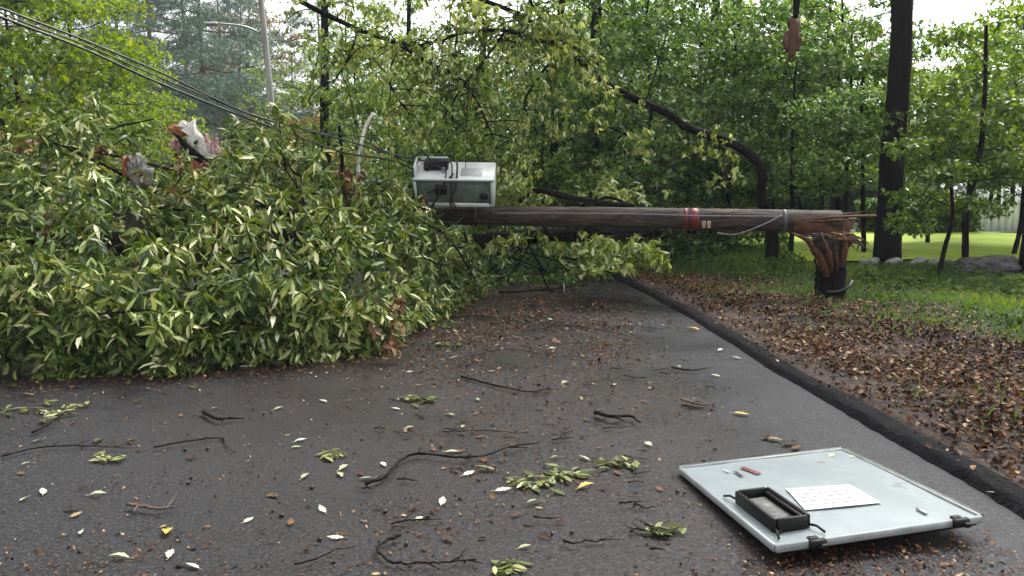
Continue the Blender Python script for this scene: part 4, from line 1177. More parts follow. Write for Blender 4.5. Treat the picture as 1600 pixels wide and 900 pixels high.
def fallen_log():
    # second fallen stem lying behind and under the pole
    rg = np.random.default_rng(61)
    base = Vector((0.2, 13.3, 0)); e = empty('fallen_tree', base); off = (-base.x, -base.y, 0)
    mb = MB()
    q = [D(740, 378, 13.0), D(800, 372, 13.2), D(880, 366, 13.4), D(960, 362, 13.8), D(1030, 362, 14.4)]
    sp = spline(q, 6); mb.tube(sp, np.linspace(.13, .09, len(sp)), 10, wob=.06)
    q = [D(800, 322, 13.0), D(835, 298, 13.0), D(880, 306, 13.0), D(930, 316, 13.1), D(990, 322, 13.3)]
    sp = spline(q, 6); mb.tube(sp, np.linspace(.05, .04, len(sp)), 8, wob=.06)
    q = [D(930, 318, 13.2), D(945, 309, 13.2), D(965, 312, 13.3), D(1000, 330, 13.5)]
    sp = spline(q, 6); mb.tube(sp, np.linspace(.03, .02, len(sp)), 8, wob=.06)
    for k in range(16):
        a = np.array(D(rg.uniform(760, 1030), rg.uniform(355, 375), 13.3)); b = a + rg.normal(size=3) * [.5, .3, .12] + [0, -.35, .05]
        b[2] = max(b[2], .08)
        mb.tube(spline([a, (a + b) / 2 + [0, 0, .1], b], 4), np.linspace(.02, .006, 9), 5, caps=False)
    for k in range(34):
        a = np.array([rg.uniform(-1.0, 1.5), rg.uniform(12.8, 15.5), rg.uniform(.3, 1.0)]); b = a + [rg.normal() * .8, rg.normal() * .4, -rg.uniform(.2, .8)]
        b[2] = max(b[2], .03); w_ = rg.uniform(.008, .028)
        mb.tube(spline([a, (a + b) / 2 + rg.normal(size=3) * .1, b], 5), np.linspace(w_, .005, 11), 5, caps=False)
    link('trunk', mb.mesh('trunk'), M['bark_dark'], e, loc=off)
    fm = MB()
    for (px, py, Y0, n, sx, sz) in ((925, 388, 12.6, 70, .26, .13), (1003, 392, 12.6, 42, .15, .12), (830, 366, 12.8, 10, .3, .05), (775, 380, 12.6, 8, .2, .1), (800, 300, 13, 50, .2, .12), (960, 300, 14, 30, .3, .1), (1010, 405, 12.6, 20, .15, .06), (940, 412, 12.2, 30, .2, .05)):
        P = np.array(D(px, py, Y0)) + rg.normal(size=(n, 3)) * [sx, .3, sz]; P[:, 2] = np.maximum(P[:, 2], .06)
        sprigs(fm, P, rg.normal(size=(n, 3)) + [0, -.3, .5], rg, per=8, L=.15, W=.05, droop=.5, tone=rg.uniform(.2, 1, n))
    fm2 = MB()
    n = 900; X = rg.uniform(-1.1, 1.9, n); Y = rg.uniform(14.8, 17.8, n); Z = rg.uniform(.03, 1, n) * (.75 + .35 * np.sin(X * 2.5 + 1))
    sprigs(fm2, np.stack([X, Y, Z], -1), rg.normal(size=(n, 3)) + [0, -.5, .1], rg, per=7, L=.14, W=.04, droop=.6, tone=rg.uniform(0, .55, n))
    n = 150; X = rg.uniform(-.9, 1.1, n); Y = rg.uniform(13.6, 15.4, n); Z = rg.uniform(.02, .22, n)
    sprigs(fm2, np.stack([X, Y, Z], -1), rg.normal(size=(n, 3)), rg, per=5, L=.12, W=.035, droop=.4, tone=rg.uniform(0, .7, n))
    link('shade_toned_foliage', fm2.mesh('shade_toned_foliage'), M['leaf_dark'], e, loc=off)  # darker leaf and low tones put the tangle's shade into the colour
    link('foliage', fm.mesh('foliage'), M['leaf_arch'], e, loc=off)
    tag(e, 'brown fallen stem with leafy shoots lying under and behind the pole', 'tree')
fallen_log()

# ------------------------------------------------------------------ bent tree whose bough arches over the pole
def bent_tree():
    rg = np.random.default_rng(55)
    b = D(1207, 392, 16.0); base = Vector((b.x, 16.0, H(b.x, 16)))
    e = empty('bent_tree', base); off = (-base.x, -base.y, -base.z)
    mb = MB()
    bough = [Vector((base.x, 16, base.z - .1)), D(1205, 360, 15.8), D(1190, 310, 15.5), D(1190, 268, 15.2), D(1165, 236, 14.9), D(1128, 218, 14.7), D(1075, 200, 14.5), D(1045, 178, 14.4), D(1000, 158, 14.2), D(955, 135, 14), D(930, 118, 13.9), D(900, 88, 13.7), D(878, 68, 13.6), D(840, 40, 13.3), D(800, 18, 13.1), D(740, -5, 12.8), D(660, -30, 12.4)]
    wd = [30, 27, 21, 19, 19, 17, 15, 15, 14, 12, 12, 10, 9, 8, 8, 7, 5]
    sp = spline(bough, 5); rr = np.interp(np.linspace(0, 1, len(sp)), np.linspace(0, 1, len(wd)), wd) / F_PX * 14.3 / 2 * .82
    mb.tube(sp, rr, 10, wob=.07)
    curves = [(sp, .35)]
    def limb(pts, w0, w1, start=0):
        q = spline([D(*p) for p in pts], 6); mb.tube(q, np.linspace(w0, w1, len(q)) / F_PX * 13 / 2, 8, wob=.07)
        curves.append((q, start)); return q
    limb([(455, -6, 12.0), (500, 18, 12.1), (560, 46, 12.3), (620, 68, 12.5), (660, 92, 12.6), (690, 108, 12.7), (730, 130, 12.8)], 8, 5)
    limb([(625, 66, 12.5), (650, 72, 12.4), (690, 62, 12.5), (730, 50, 12.6), (790, 48, 12.8), (840, 62, 13.2), (880, 70, 13.6)], 5, 6)
    limb([(815, -40, 13), (828, 0, 13), (842, 24, 13.1)], 6, 4)
    limb([(1128, 218, 14.7), (1118, 250, 14.5), (1128, 275, 14.4), (1110, 296, 14.3)], 6, 3, .5)
    limb([(700, 110, 12.7), (740, 150, 12.7), (760, 190, 12.7), (785, 250, 12.7)], 4, 2)
    limb([(560, 46, 12.3), (545, 90, 12.2), (520, 130, 12.1)], 4, 2)
    limb([(620, 68, 12.5), (610, 130, 12.4), (640, 180, 12.4)], 4, 2)
    limb([(878, 68, 13.6), (850, 110, 13.4), (820, 160, 13.2), (840, 210, 13.2)], 5, 2)
    limb([(790, 48, 12.8), (760, 90, 12.8), (720, 140, 12.6), (690, 190, 12.5)], 4, 2)
    # drooping twigs and leaves
    P = []; A = []; TN = []
    regions = lambda px, py: True
    for q, st in curves:
        m = len(q)
        length = np.linalg.norm(np.diff(q, axis=0), axis=1).sum()
        for k in range(int(length * 9)):
            f = rg.uniform(st, 1) if rg.uniform() > .0 else 0
            s = q[min(m - 1, int(f * m))]
            if s[0] > (905 - 800) / F_PX * 14 and rg.uniform() < .80: continue
            L = rg.uniform(.3, 1.25) if s[0] < 1.0 else rg.uniform(.2, .6)
            d = rg.normal(size=3) * [1, .9, .5] + [0, 0, -.25]; d = d / np.linalg.norm(d)
            p1 = s + d * L * .5; p2 = s + d * L + [0, 0, -.35 * L]
            tw = spline([s, p1, p2], 4); mb.tube(tw, np.linspace(.010, .004, len(tw)), 4, caps=False)
            t0 = rg.uniform(0, 1)
            for j in range(int(2 + L * 7)):
                g = rg.uniform(.25, 1); i0 = min(len(tw) - 1, int(g * len(tw)))
                P.append(tw[i0] + rg.normal(size=3) * .06); A.append(d + rg.normal(size=3) * .6 + [0, 0, -.2]); TN.append(t0)
    P = np.array(P); A = np.array(A); TN = np.array(TN)
    kk = rg.uniform(size=len(P)) < .62; P, A, TN = P[kk], A[kk], TN[kk]
    # a few curtains of leaves lower down
    for (px, py, Y0, n, sx, sz) in ((720, 190, 12.8, 190, .6, .38), (600, 170, 12.5, 130, .5, .4), (830, 180, 13.2, 190, .45, .42), (520, 90, 12.2, 110, .4, .4), (650, 70, 12.4, 170, .6, .35), (760, 100, 12.8, 210, .6, .4), (870, 60, 13.4, 110, .35, .25), (1050, 225, 14.5, 40, .3, .12), (980, 215, 14.4, 26, .25, .12), (1110, 232, 14.6, 26, .12, .10), (790, 260, 12.9, 80, .22, .25), (640, 250, 12.9, 60, .35, .15), (730, 20, 12.6, 60, .4, .2)):
        n = int(n * .55); cc_ = rg.normal(size=(max(3, n // 7), 3)) * [sx, .45, sz]
        q = np.array(D(px, py, Y0)) + cc_[rg.integers(len(cc_), size=n)] + rg.normal(size=(n, 3)) * [.13, .13, .10]
        P = np.vstack([P, q]); A = np.vstack([A, rg.normal(size=(n, 3)) + [0, 0, -.4]]); TN = np.concatenate([TN, np.clip(rg.normal(size=n) * .25 + .5, 0, 1)])
    print('bent sprigs', len(P))
    fm = MB(); sprigs(fm, P, A, rg, per=6, L=.115, W=.038, spread=1.0, droop=.7, tone=TN, hq=True, upbias=.3)
    link('trunk', mb.mesh('trunk'), M['bark_dark'], e, loc=off)
    link('foliage', fm.mesh('foliage'), M['leaf_arch'], e, loc=off)
    tag(e, 'bent tree whose dark bough arches up and left above the fallen pole', 'tree')
bent_tree()

# ------------------------------------------------------------------ torn trunks sticking out of the fallen crown
def shard(parent, name, poly, Y, th, mat, seed):
    rg = np.random.default_rng(seed); n0 = len(poly)
    pl = []
    for i in range(n0):
        a = np.array(poly[i], float); b = np.array(poly[(i + 1) % n0], float)
        for k in range(3): pl.append(a + (b - a) * k / 3 + (rg.normal(size=2) * 1.6 if k else 0))
    n = len(pl); c = np.mean(pl, 0)
    off = np.array(parent.location)
    F = [np.array(D(p[0], p[1], Y)) - off + [0, rg.normal() * .02, 0] for p in pl]
    B = [f + [0, th, 0] for f in F]; I = [(f - (np.array(D(c[0], c[1], Y)) - off)) * .6 + (np.array(D(c[0], c[1], Y)) - off) + [0, -.012 + rg.normal() * .012, 0] for f in F]
    V = F + B + I + [np.array(D(c[0], c[1], Y)) - off + [0, -.015, 0]]
    i = np.arange(n); j = (i + 1) % n
    mb = MB(); mb.add(V, [np.stack([i, j, j + n, i + n], -1), np.stack([i, i + 2 * n, j + 2 * n, j], -1), np.stack([i + 2 * n, np.full(n, 3 * n), j + 2 * n], -1), (i[::-1] + n)[None]])
    return link(name, mb.mesh(name, False), M[mat], parent)
def torn_trunk(px, py, Y, specs, mats, label, seed, name='broken_trunk'):
    rg = np.random.default_rng(seed)
    c = D(px, py, Y); zb = max(0, H(c.x, Y))
    e = empty(name, (c.x, Y, zb)); off = Vector((-c.x, -Y, -zb))
    for nm, lst, mt in specs:
        mb = MB()
        for (a, b, w, fl) in lst:
            A_ = np.array(D(a[0], a[1], Y)); B_ = np.array(D(b[0], b[1], Y)); ww = w / F_PX * Y / 2
            k = 6; P = [A_ + (B_ - A_) * i / k + rg.normal(size=3) * .02 for i in range(k + 1)]
            r_ = np.array([1, 1, .95, .9, .8, .55, .12]) * ww
            mb.tube(P, r_, 9, wob=.28, seed=int(rg.integers(1e6)))
        link(nm, mb.mesh(nm, False), M[mt], e, loc=off)
    tag(e, label, 'broken trunk')
    return e
M['grey_wood'] = noise_mat("grey_torn_wood", [(.3, (.10, .09, .085)), (.55, (.30, .29, .28)), (.75, (.50, .48, .44))], scale=7, stretch=(4, 4, 1), bump=.9, bscale=14, rough=.7)
M['pink_wood'] = noise_mat("pinkish_torn_wood", [(.34, (.12, .03, .025)), (.48, (.42, .17, .14)), (.56, (.70, .52, .48)), (.75, (.80, .72, .68))], scale=7, stretch=(5, 5, 1), bump=.9, bscale=14, rough=.7)
tt = torn_trunk(300, 240, 11.6, [('bark', [((322, 420), (303, 250), 30, 0)], 'bark_grey')], None, 'snapped trunk with white and orange torn wood showing above the fallen crown', 71)
shard(tt, 'pale_wood', [(272, 196), (286, 188), (288, 195), (302, 186), (305, 204), (318, 216), (320, 232), (334, 240), (331, 256), (312, 247), (296, 226), (290, 207)], 11.6, .12, 'pale_wood', 1)
shard(tt, 'orange_wood', [(261, 199), (275, 196), (292, 198), (294, 210), (276, 214), (266, 210)], 11.62, .10, 'orange_wood', 2)
shard(tt, 'pink_wood', [(312, 220), (322, 208), (326, 222), (336, 214), (338, 230), (349, 232), (343, 260), (330, 256), (320, 240)], 11.66, .12, 'pink_wood', 3)
shard(tt, 'pink_wood', [(298, 250), (314, 246), (322, 262), (312, 292), (298, 294)], 11.55, .10, 'orange_wood', 4)
shard(tt, 'pale_wood', [(263, 226), (272, 215), (286, 222), (282, 238), (270, 236)], 11.58, .06, 'pink_wood', 5)
shard(tt, 'bark', [(268, 206), (276, 210), (300, 232), (326, 254), (318, 258), (292, 238)], 11.45, .08, 'bark_dark', 6)
tt = torn_trunk(212, 265, 9.9, [('bark', [((215, 400), (212, 285), 34, 0)], 'bark_grey')], None, 'smaller grey torn trunk poking out of the leaves, left of the white one', 72)
shard(tt, 'pale_wood', [(199, 262), (200, 243), (206, 258), (212, 238), (216, 259), (223, 249), (226, 268), (233, 262), (230, 290), (214, 298), (203, 290)], 9.9, .14, 'grey_wood', 7)
shard(tt, 'orange_wood', [(190, 246), (198, 244), (199, 272), (193, 278)], 9.93, .08, 'orange_wood', 8)
torn_trunk(548, 285, 11.8, [
    ('bark', [((552, 380), (546, 270), 18, 0)], 'bark_grey'),
    ('orange_wood', [((550, 300), (540, 262), 14, 0), ((556, 298), (556, 272), 10, 0)], 'orange_wood')],
    None, 'low reddish torn stub at the foot of the pale bare stick', 73)
def stick(name, pts, w0, w1, mat, label, cat='branch'):
    q = spline([D(*p) for p in pts], 8); base = q[0].copy()
    mb = MB(); mb.tube(q - base, np.linspace(w0, w1, len(q)) / F_PX * pts[0][2] / 2, 7, wob=.06)
    o = link(name, mb.mesh(name), M[mat], loc=base); tag(o, label, cat)
stick('bare_branch', [(558, 330, 11.7), (559, 290, 11.7), (562, 240, 11.7), (571, 200, 11.7), (583, 176, 11.7)], 8, 4, 'pale_stick' if 'pale_stick' in M else 'pale_wood', 'pale bare curved stick standing up out of the leaves left of the cabinet')
stick('bare_branch', [(536, 330, 12.4), (536, 280, 12.4), (533, 230, 12.4), (530, 196, 12.4)], 8, 5, 'bark_dark', 'short dark upright stick just left of the pale bare stick')
stick('bare_branch', [(150, 215, 10.6), (180, 199, 10.6), (212, 192, 10.6), (240, 186, 10.6)], 4, 2, 'bark_dark', 'thin dark twig arching over the fallen crown left of the torn trunk')
# torn limb hanging among the trees at the upper right
torn_trunk(1236, 75, 15.5, [
    ('bark', [((1243, 4), (1239, 52), 9, 0)], 'bark_dark'),
    ('torn_wood', [((1241, 40), (1234, 98), 16, 0), ((1245, 45), (1242, 92), 10, 0), ((1234, 55), (1226, 86), 10, 0)], 'orange_dark')],
    None, 'reddish torn limb hanging among the trees at the upper right', 74, name='hanging_limb') if False else None
M['orange_dark'] = noise_mat("dark_red_torn_wood", [(.3, (.035, .012, .008)), (.5, (.11, .04, .022)), (.75, (.2, .10, .06))], scale=6, stretch=(5, 5, .6), bump=.9, bscale=12, rough=.6)
torn_trunk(1236, 75, 15.5, [
    ('bark', [((1262, -120), (1239, 52), 12, 0)], 'bark_dark'),
    ('torn_wood', [((1241, 30), (1234, 98), 18, 0), ((1245, 40), (1242, 94), 12, 0), ((1234, 50), (1224, 88), 12, 0)], 'orange_dark')],
    None, 'reddish torn limb hanging among the trees at the upper right', 74, name='hanging_limb')

# ------------------------------------------------------------------ ground cover: leaf litter, grass
def litter():
    rg = np.random.default_rng(200)
    n = 80000
    y = 2.2 + 17 * rg.uniform(size=n) ** 1.5; r = np.abs(rg.normal(size=n)) * 2.2 + .03 + rg.uniform(size=n) * .8
    x = kerb_x(y) + r
    keep = (rg.uniform(size=n) < (1.0 - .90 * green_mask(x, y)) * np.where(np.sin(x * 2.7 + np.sin(y * 1.9) * 2) * np.sin(y * 2.1 + x) > -.45, 1, .35))
    x, y = x[keep], y[keep]; n = len(x)
    z = terrain(x, y) + rg.uniform(.0, .035, n) + .01
    z = np.where(x - kerb_x(y) < .21, np.maximum(z, .058), z)
    d = rg.normal(size=(n, 3)) * [1, 1, .25]; N = rg.normal(size=(n, 3)) * .45 + [0, 0, 1]
    L = rg.uniform(.018, .062, n); mb = MB()
    tone = np.clip(rg.normal(size=n) * .33 + .36 + .15 * np.sin(x * 2 + y), 0, 1)
    leaves_hq(mb, np.stack([x, y, z], -1), d, N, L, L * rg.uniform(.4, .7, n), rg.uniform(-.6, .9, n), tone)
    tag(link('leaf_litter', mb.mesh('leaf_litter'), M['leaf_brown']), 'brown dead leaves covering the verge beside the kerb', 'leaf litter', kind='stuff')
litter()
def grass():
    rg = np.random.default_rng(201)
    n = 90000
    y = 5 + 13.5 * rg.uniform(size=n) ** .9; x = kerb_x(y) + .5 + rg.uniform(size=n) * 10.5
    g = green_mask(x, y)
    dens = .05 + .95 * g * (.45 + .55 * (np.sin(x * 3.1 + np.sin(y * 2.3) * 2) * np.sin(y * 3.7 + x) > -.35))
    keep = (rg.uniform(size=n) < dens) & ((x < 5.6) | (y < 15.1))
    x, y = x[keep], y[keep]; n = len(x)
    z = terrain(x, y) - .005
    d = rg.normal(size=(n, 3)) * [.5, .5, .1] + [0, 0, 1]; N = rg.normal(size=(n, 3)) * [1, 1, .2]
    L = rg.uniform(.05, .16, n) * (.8 + .4 * np.sin(x * 1.3) * np.sin(y * 1.9)); mb = MB()
    tone = np.clip(.45 + .25 * np.sin(x * 1.9 + y * .7) + rg.normal(size=n) * .2, 0, 1)
    leaves_lq(mb, np.stack([x, y, z], -1), d, N, L, rg.uniform(.007, .016, n), tone)
    tag(link('grass', mb.mesh('grass', False), M['grass']), 'rough green grass round the pole stump and the verge', 'grass', kind='stuff')
    # low broad-leaved ground cover mixed in
    n = 3400
    y = rg.uniform(8, 17, n); x = kerb_x(y) + 1.2 + rg.uniform(size=n) * 8.5
    keep = rg.uniform(size=n) < green_mask(x, y) * (np.sin(x * 2.2 + 1) * np.sin(y * 1.6) > -.1) * ((x < 5.6) | (y < 14.6))
    x, y = x[keep], y[keep]; n = len(x)
    P = np.stack([x, y, terrain(x, y) + rg.uniform(.03, .14, n)], -1); mb = MB()
    sprigs(mb, P, rg.normal(size=(n, 3)) * .5 + [0, 0, 1], rg, per=5, L=.075, W=.035, droop=.3)
    tag(link('ground_cover', mb.mesh('ground_cover'), M['weed']), 'low weeds and small leaves growing in the grass', 'weeds', kind='stuff')
    # forest floor of leaves and small growth behind the pole
    n = 14000
    y = rg.uniform(16.5, 34, n); x = rg.uniform(-16, 6, n)
    keep = (x > kerb_x(y) + .4) | (x < left_x(y) - .3); keep &= ~((x > 4.9) & (y > 15.3))
    x, y = x[keep], y[keep]; n = len(x)
    P = np.stack([x, y, terrain(x, y) + rg.uniform(.03, .5, n)], -1); mb = MB()
    sprigs(mb, P, rg.normal(size=(n, 3)) * .5 + [0, 0, 1], rg, per=5, L=.12, W=.055, droop=.3, hq=False)
    tag(link('forest_undergrowth', mb.mesh('forest_undergrowth', False), M['leaf_dark']), 'low green undergrowth on the floor of the woods', 'undergrowth', kind='stuff')
grass()
def road_crumbs():
    rg = np.random.default_rng(202)
    n = 95000
    y = 3.0 + 15 * rg.uniform(size=n) ** 1.4; x = kerb_x(y) - .05 - 6.5 * rg.uniform(size=n) ** .8
    edge = kerb_x(y) - x
    dens = smooth(.45, 1.2, edge) * (.20 + .8 * smooth(4.6, 8.4, y)) * (1 - .75 * smooth(2.6, 4.6, edge)) + .008
    patch = (np.sin(x * 3 + y) * np.sin(y * 2.2 - x * 1.4)) * .5 + .6
    keep = rg.uniform(size=n) < dens * patch
    near = (x > 1.0) & (x < 2.1) & (y < 3.75) & (rg.uniform(size=n) < .8)
    keep |= near
    x, y = x[keep], y[keep]
    big = (y > 7.5)
    # crumbs caught behind and along the door and under the crown
    m = 900; xa = rg.uniform(1.15, 2.25, m); ya = rg.uniform(3.2, 3.8, m)
    nc = 60; cyy = 3.3 + 9 * rg.uniform(size=nc) ** 1.2; cxx = kerb_x(cyy) - .9 - rg.uniform(size=nc) ** .8 * 5.5
    ci = rg.integers(nc, size=3200); dx = rg.normal(size=3200) * .20; x = np.concatenate([x, cxx[ci] + dx]); y = np.concatenate([y, cyy[ci] + rg.normal(size=3200) * .10 + dx * .3])
    mf = 5200; yf_ = rg.uniform(9.5, 19, mf); x = np.concatenate([x, kerb_x(yf_) - .15 - rg.uniform(size=mf) * 3.2]); y = np.concatenate([y, yf_])
    m2 = 3800; xb = rg.uniform(-8, .4, m2); yb = np.interp(xb, fx, fy) - np.abs(rg.normal(size=m2)) * .35 - .02
    x = np.concatenate([x, xa, xb]); y = np.concatenate([y, ya, yb]); n = len(x)
    d = rg.normal(size=(n, 3)) * [1, 1, .1]; N = rg.normal(size=(n, 3)) * .3 + [0, 0, 1]
    L = rg.uniform(.007, .026, n) * (1 + .9 * (rg.uniform(size=n) < .10)) * (1 + .75 * smooth(6, 10, y)); mb = MB()
    leaves_hq(mb, np.stack([x, y, np.full(n, .006)], -1), d, N, L, L * rg.uniform(.25, .7, n), rg.uniform(-.5, .6, n), np.clip(rg.normal(size=n) * .3 + .42, 0, 1))
    tag(link('road_debris', mb.mesh('road_debris'), M['leaf_brown']), 'fine brown leaf crumbs washed over the wet road', 'debris', kind='stuff')
road_crumbs()

# ------------------------------------------------------------------ single leaves, twigs, acorns on the road
def leaf_proto(seed, mat, L=.1, Wr=.38, lobes=True):
    rg = np.random.default_rng(seed)
    n = 13; t = np.linspace(0, 1, n)
    w = np.sin(np.pi * t ** .85) * L * Wr * .5
    if lobes: w = w * (1 + .22 * np.sin(t * 22 + seed)) 
    curl = rg.uniform(-.1, .35); tw = rg.uniform(-.3, .3)
    x = t * L - L / 2
    zc = .003 + .10 * L * np.sin(t * np.pi) * rg.uniform(.0, 1.2) + L * .15 * t ** 3 * rg.uniform(0, 1)
    bend = L * .12 * np.sin(t * 2.2) * rg.uniform(-1, 1)
    l = np.stack([x, bend + w, zc + w * curl + tw * w], -1); m = np.stack([x, bend, zc], -1); r = np.stack([x, bend - w, zc + w * curl - tw * w], -1)
    V = np.concatenate([l, m, r]); i = np.arange(n - 1)
    f = np.concatenate([np.stack([i + n, i + n + 1, i + 1, i], -1), np.stack([i + 2 * n, i + 2 * n + 1, i + n + 1, i + n], -1)])
    V[:, 2] -= V[:, 2].min() - .006
    mb = MB(); mb.add(V, [f], rg.uniform(.1, 1))
    mb.tube([(-L * .5, bend[0], zc[0]), (-L * .62, bend[0] + L * .02, .006), (-L * .72, bend[0] + L * .05, .006)], .0016, 4)
    me = mb.mesh('leaf'); me.materials.append(M[mat]); return me
pale_p = [leaf_proto(300 + i, 'leaf_pale', .085, .36) for i in range(5)]
green_p = [leaf_proto(320 + i, 'leaf_road', .12, .34) for i in range(6)]
gold_p = [leaf_proto(340 + i, 'leaf_gold', .10, .42) for i in range(3)]
brown_p = [leaf_proto(360 + i, 'leaf_brown', .08, .45) for i in range(6)]
def put(me, px, py, s=1.0, rz=None, name='fallen_leaf', z=.002):
    g = G(px, py); rz = rng.uniform(0, 6.28) if rz is None else rz
    o = link(name, me, None, loc=(g.x, g.y, z), rot=(rng.normal() * .04, rng.normal() * .04, rz)); o.scale = (s, s, s); return o
# pale leaves read off the photo
pales = [(42, 727), (66, 771), (38, 782), (153, 775), (128, 834), (186, 874), (388, 815), (505, 798), (524, 842), (572, 750), (640, 670), (690, 786), (706, 708), (820, 857), (835, 788), (600, 727), (536, 733), (530, 744), (702, 650), (640, 582), (552, 610), (960, 602), (1014, 696), (868, 717), (786, 768), (938, 642), (882, 600), (462, 700), (336, 640), (722, 668), (654, 812), (1150, 560), (1554, 776), (1118, 588), (985, 520), (862, 545), (732, 742), (268, 868), (300, 888), (470, 690), (912, 718), (478, 746), (436, 640), (60, 690), (505, 628), (1060, 574), (930, 500), (990, 470), (860, 500), (1125, 548), (710, 560), (618, 640), (745, 626)]
for px, py in pales:
    s = rng.uniform(.7, 1.15)
    tag(put(pale_p[rng.integers(5)], px, py, s), 'small pale leaf lying on the wet road', 'leaf', 'pale leaves scattered over the road')
greens = [(170, 718), (150, 722), (300, 606), (215, 628), (110, 650), (85, 655), (130, 592), (165, 588), (60, 640), (30, 640), (15, 650), (70, 660), (800, 752), (826, 742), (850, 752), (838, 768), (890, 742), (900, 735), (915, 740), (955, 728), (972, 722), (985, 718), (945, 735), (640, 628), (652, 622), (665, 630), (676, 624), (648, 636), (1025, 830), (1040, 838), (1050, 832), (520, 714), (512, 720), (700, 540), (715, 545), (860, 745), (870, 770), (845, 760), (760, 735), (880, 752), (230, 590), (200, 600), (155, 690), (205, 690), (790, 884), (800, 890), (1270, 800), (20, 605), (45, 618)]
for px, py in greens:
    tag(put(green_p[rng.integers(6)], px, py, rng.uniform(.75, 1.25)), 'yellow-green leaf torn off and lying on the wet road', 'leaf', 'green leaves scattered over the road')
for px, py, s, lab in [(258, 835, 1.1, 'bright golden leaf lying on the road near the lower left corner'), (1083, 516, 1.6, 'golden leaf lying on the clean strip beside the kerb'), (1158, 648, 1.2, 'orange-gold leaf lying on the road below the kerb strip'), (916, 763, 1.0, 'small orange-gold leaf near the green sprigs at the centre of the road'), (268, 590, 1.0, 'tiny orange leaf lying in front of the fallen crown')]:
    tag(put(gold_p[rng.integers(3)], px, py, s), lab, 'leaf')
rb = np.random.default_rng(400)
for k in range(130):
    py = 470 + 380 * rb.uniform() ** 1.1; px = rb.uniform(620, 1250) if k % 3 else rb.uniform(20, 1180)
    g = G(px, py)
    if g.x > kerb_x(g.y) - .5: continue
    if 1040 < px < 1540 and py > 690: continue
    tag(put(brown_p[rb.integers(6)], px, py, rb.uniform(.5, 1.0)), 'curled brown leaf lying on the wet road', 'leaf', 'brown leaves scattered over the road')
for px, py, s in [(1230, 694, 1.5), (1245, 702, 1.3), (1210, 688, 1.4), (1195, 684, 1.2), (1090, 634, 1.6), (1110, 602, 1.3), (1075, 632, 1.3), (112, 797, 1.0), (120, 806, .9), (430, 776, 1), (300, 716, 1.2)]:
    tag(put(brown_p[rb.integers(6)], px, py, s), 'larger tan-brown curled leaf lying on the road', 'leaf', 'larger tan leaves on the road')

for px, py, me, s_, lab in ((1300, 712, green_p[1], .55, 'small green leaf stuck on the far edge of the loose door'), (1331, 714, pale_p[2], .6, 'pale leaf stuck on the far corner of the loose door'), (1285, 722, brown_p[1], .5, 'tiny brown leaf near the far edge of the loose door'), (1450, 770, green_p[3], .6, 'small green leaf caught on the right edge of the loose door'), (1180, 790, brown_p[3], .35, 'tiny brown leaf left of the black frame on the loose door')):
    g = G(px, py, .06); o = link('fallen_leaf', me, None, loc=(g.x, g.y, .055), rot=(.05, .03, rng.uniform(0, 6))); o.scale = (s_,) * 3; tag(o, lab, 'leaf')
def twig(pts, w, label, mat='twig', side=3, cat='twig', group=None, name='twig'):
    rg = np.random.default_rng(int(abs(pts[0][0] * 7 + pts[0][1])))
    P = [np.array(G(px, py)) + [0, 0, .008 + w + .012 * rg.uniform()] for px, py in pts]
    base = P[0] * [1, 1, 0]; q = spline(P, 6) - base
    q[:, :2] += rg.normal(size=(len(q), 2)) * .004
    mb = MB(); mb.tube(q, np.linspace(w, w * .35, len(q)), 6, wob=.15)
    for k in range(side):
        i = rg.integers(2, len(q) - 1); d = q[i] - q[i - 1]; d /= np.linalg.norm(d) + 1e-9
        s = np.array([-d[1], d[0], 0]) * rg.choice([-1, 1]); L = rg.uniform(.04, .13)
        e1 = q[i] + (d * .7 + s * .8) * L + [0, 0, rg.uniform(-.004, .015)]
        mb.tube([q[i], (q[i] + e1) / 2 + rg.normal(size=3) * .004, e1], [w * .5, w * .4, w * .2], 5)
    o = link(name, mb.mesh(name), M[mat], loc=base); tag(o, label, cat, group); return o
twig([(570, 762), (600, 752), (632, 722), (660, 716), (712, 722), (760, 716), (795, 706), (842, 697)], .011, 'long dark crooked branch lying across the middle of the near road', side=6, name='fallen_branch', cat='branch')
twig([(722, 592), (760, 602), (800, 612), (830, 616), (858, 610)], .010, 'dark curved twig behind the green sprig at the road centre', side=5)
twig([(780, 460), (830, 458), (880, 452), (918, 448)], .022, 'dark branch lying across the road just short of the pole', side=3, name='fallen_branch', cat='branch')
twig([(5, 716), (60, 704), (130, 700), (200, 706)], .006, 'thin twig running in from the left edge of the road', side=3)
twig([(240, 703), (300, 694), (345, 688), (352, 700), (368, 712)], .006, 'thin twig with a hooked end left of the long crooked branch', side=3)
twig([(318, 648), (330, 657), (345, 662), (360, 658)], .016, 'short thick dark stick on the road below the fallen crown', side=1, name='stick', cat='stick')
twig([(52, 680), (85, 662), (108, 642)], .010, 'straight dark twig among yellow-green leaves at the left', side=1)
twig([(200, 796), (225, 800), (250, 802), (275, 798)], .011, 'short brown stick on the road above the golden leaf', side=2, mat='twig_light', name='stick', cat='stick')
twig([(625, 845), (598, 855), (592, 870), (620, 886), (660, 888), (700, 886), (745, 880)], .008, 'thin dark twig curled like a hook at the bottom edge', side=4)
twig([(612, 826), (640, 820), (690, 818)], .006, 'thin short twig just above the hooked twig', side=2)
twig([(930, 650), (955, 658), (985, 656), (1000, 668)], .016, 'stubby dark stick on the road left of the loose door', side=2, name='stick', cat='stick')
twig([(880, 852), (900, 856), (918, 850)], .006, 'very short dark twig below the centre of the road', side=0)
twig([(1050, 578), (1080, 582), (1110, 578)], .010, 'short brown twig lying near the clean kerb strip', side=1)
twig([(1065, 630), (1090, 637), (1112, 638)], .014, 'short brown stick right of the stubby dark stick', side=1, mat='twig_light', name='stick', cat='stick')
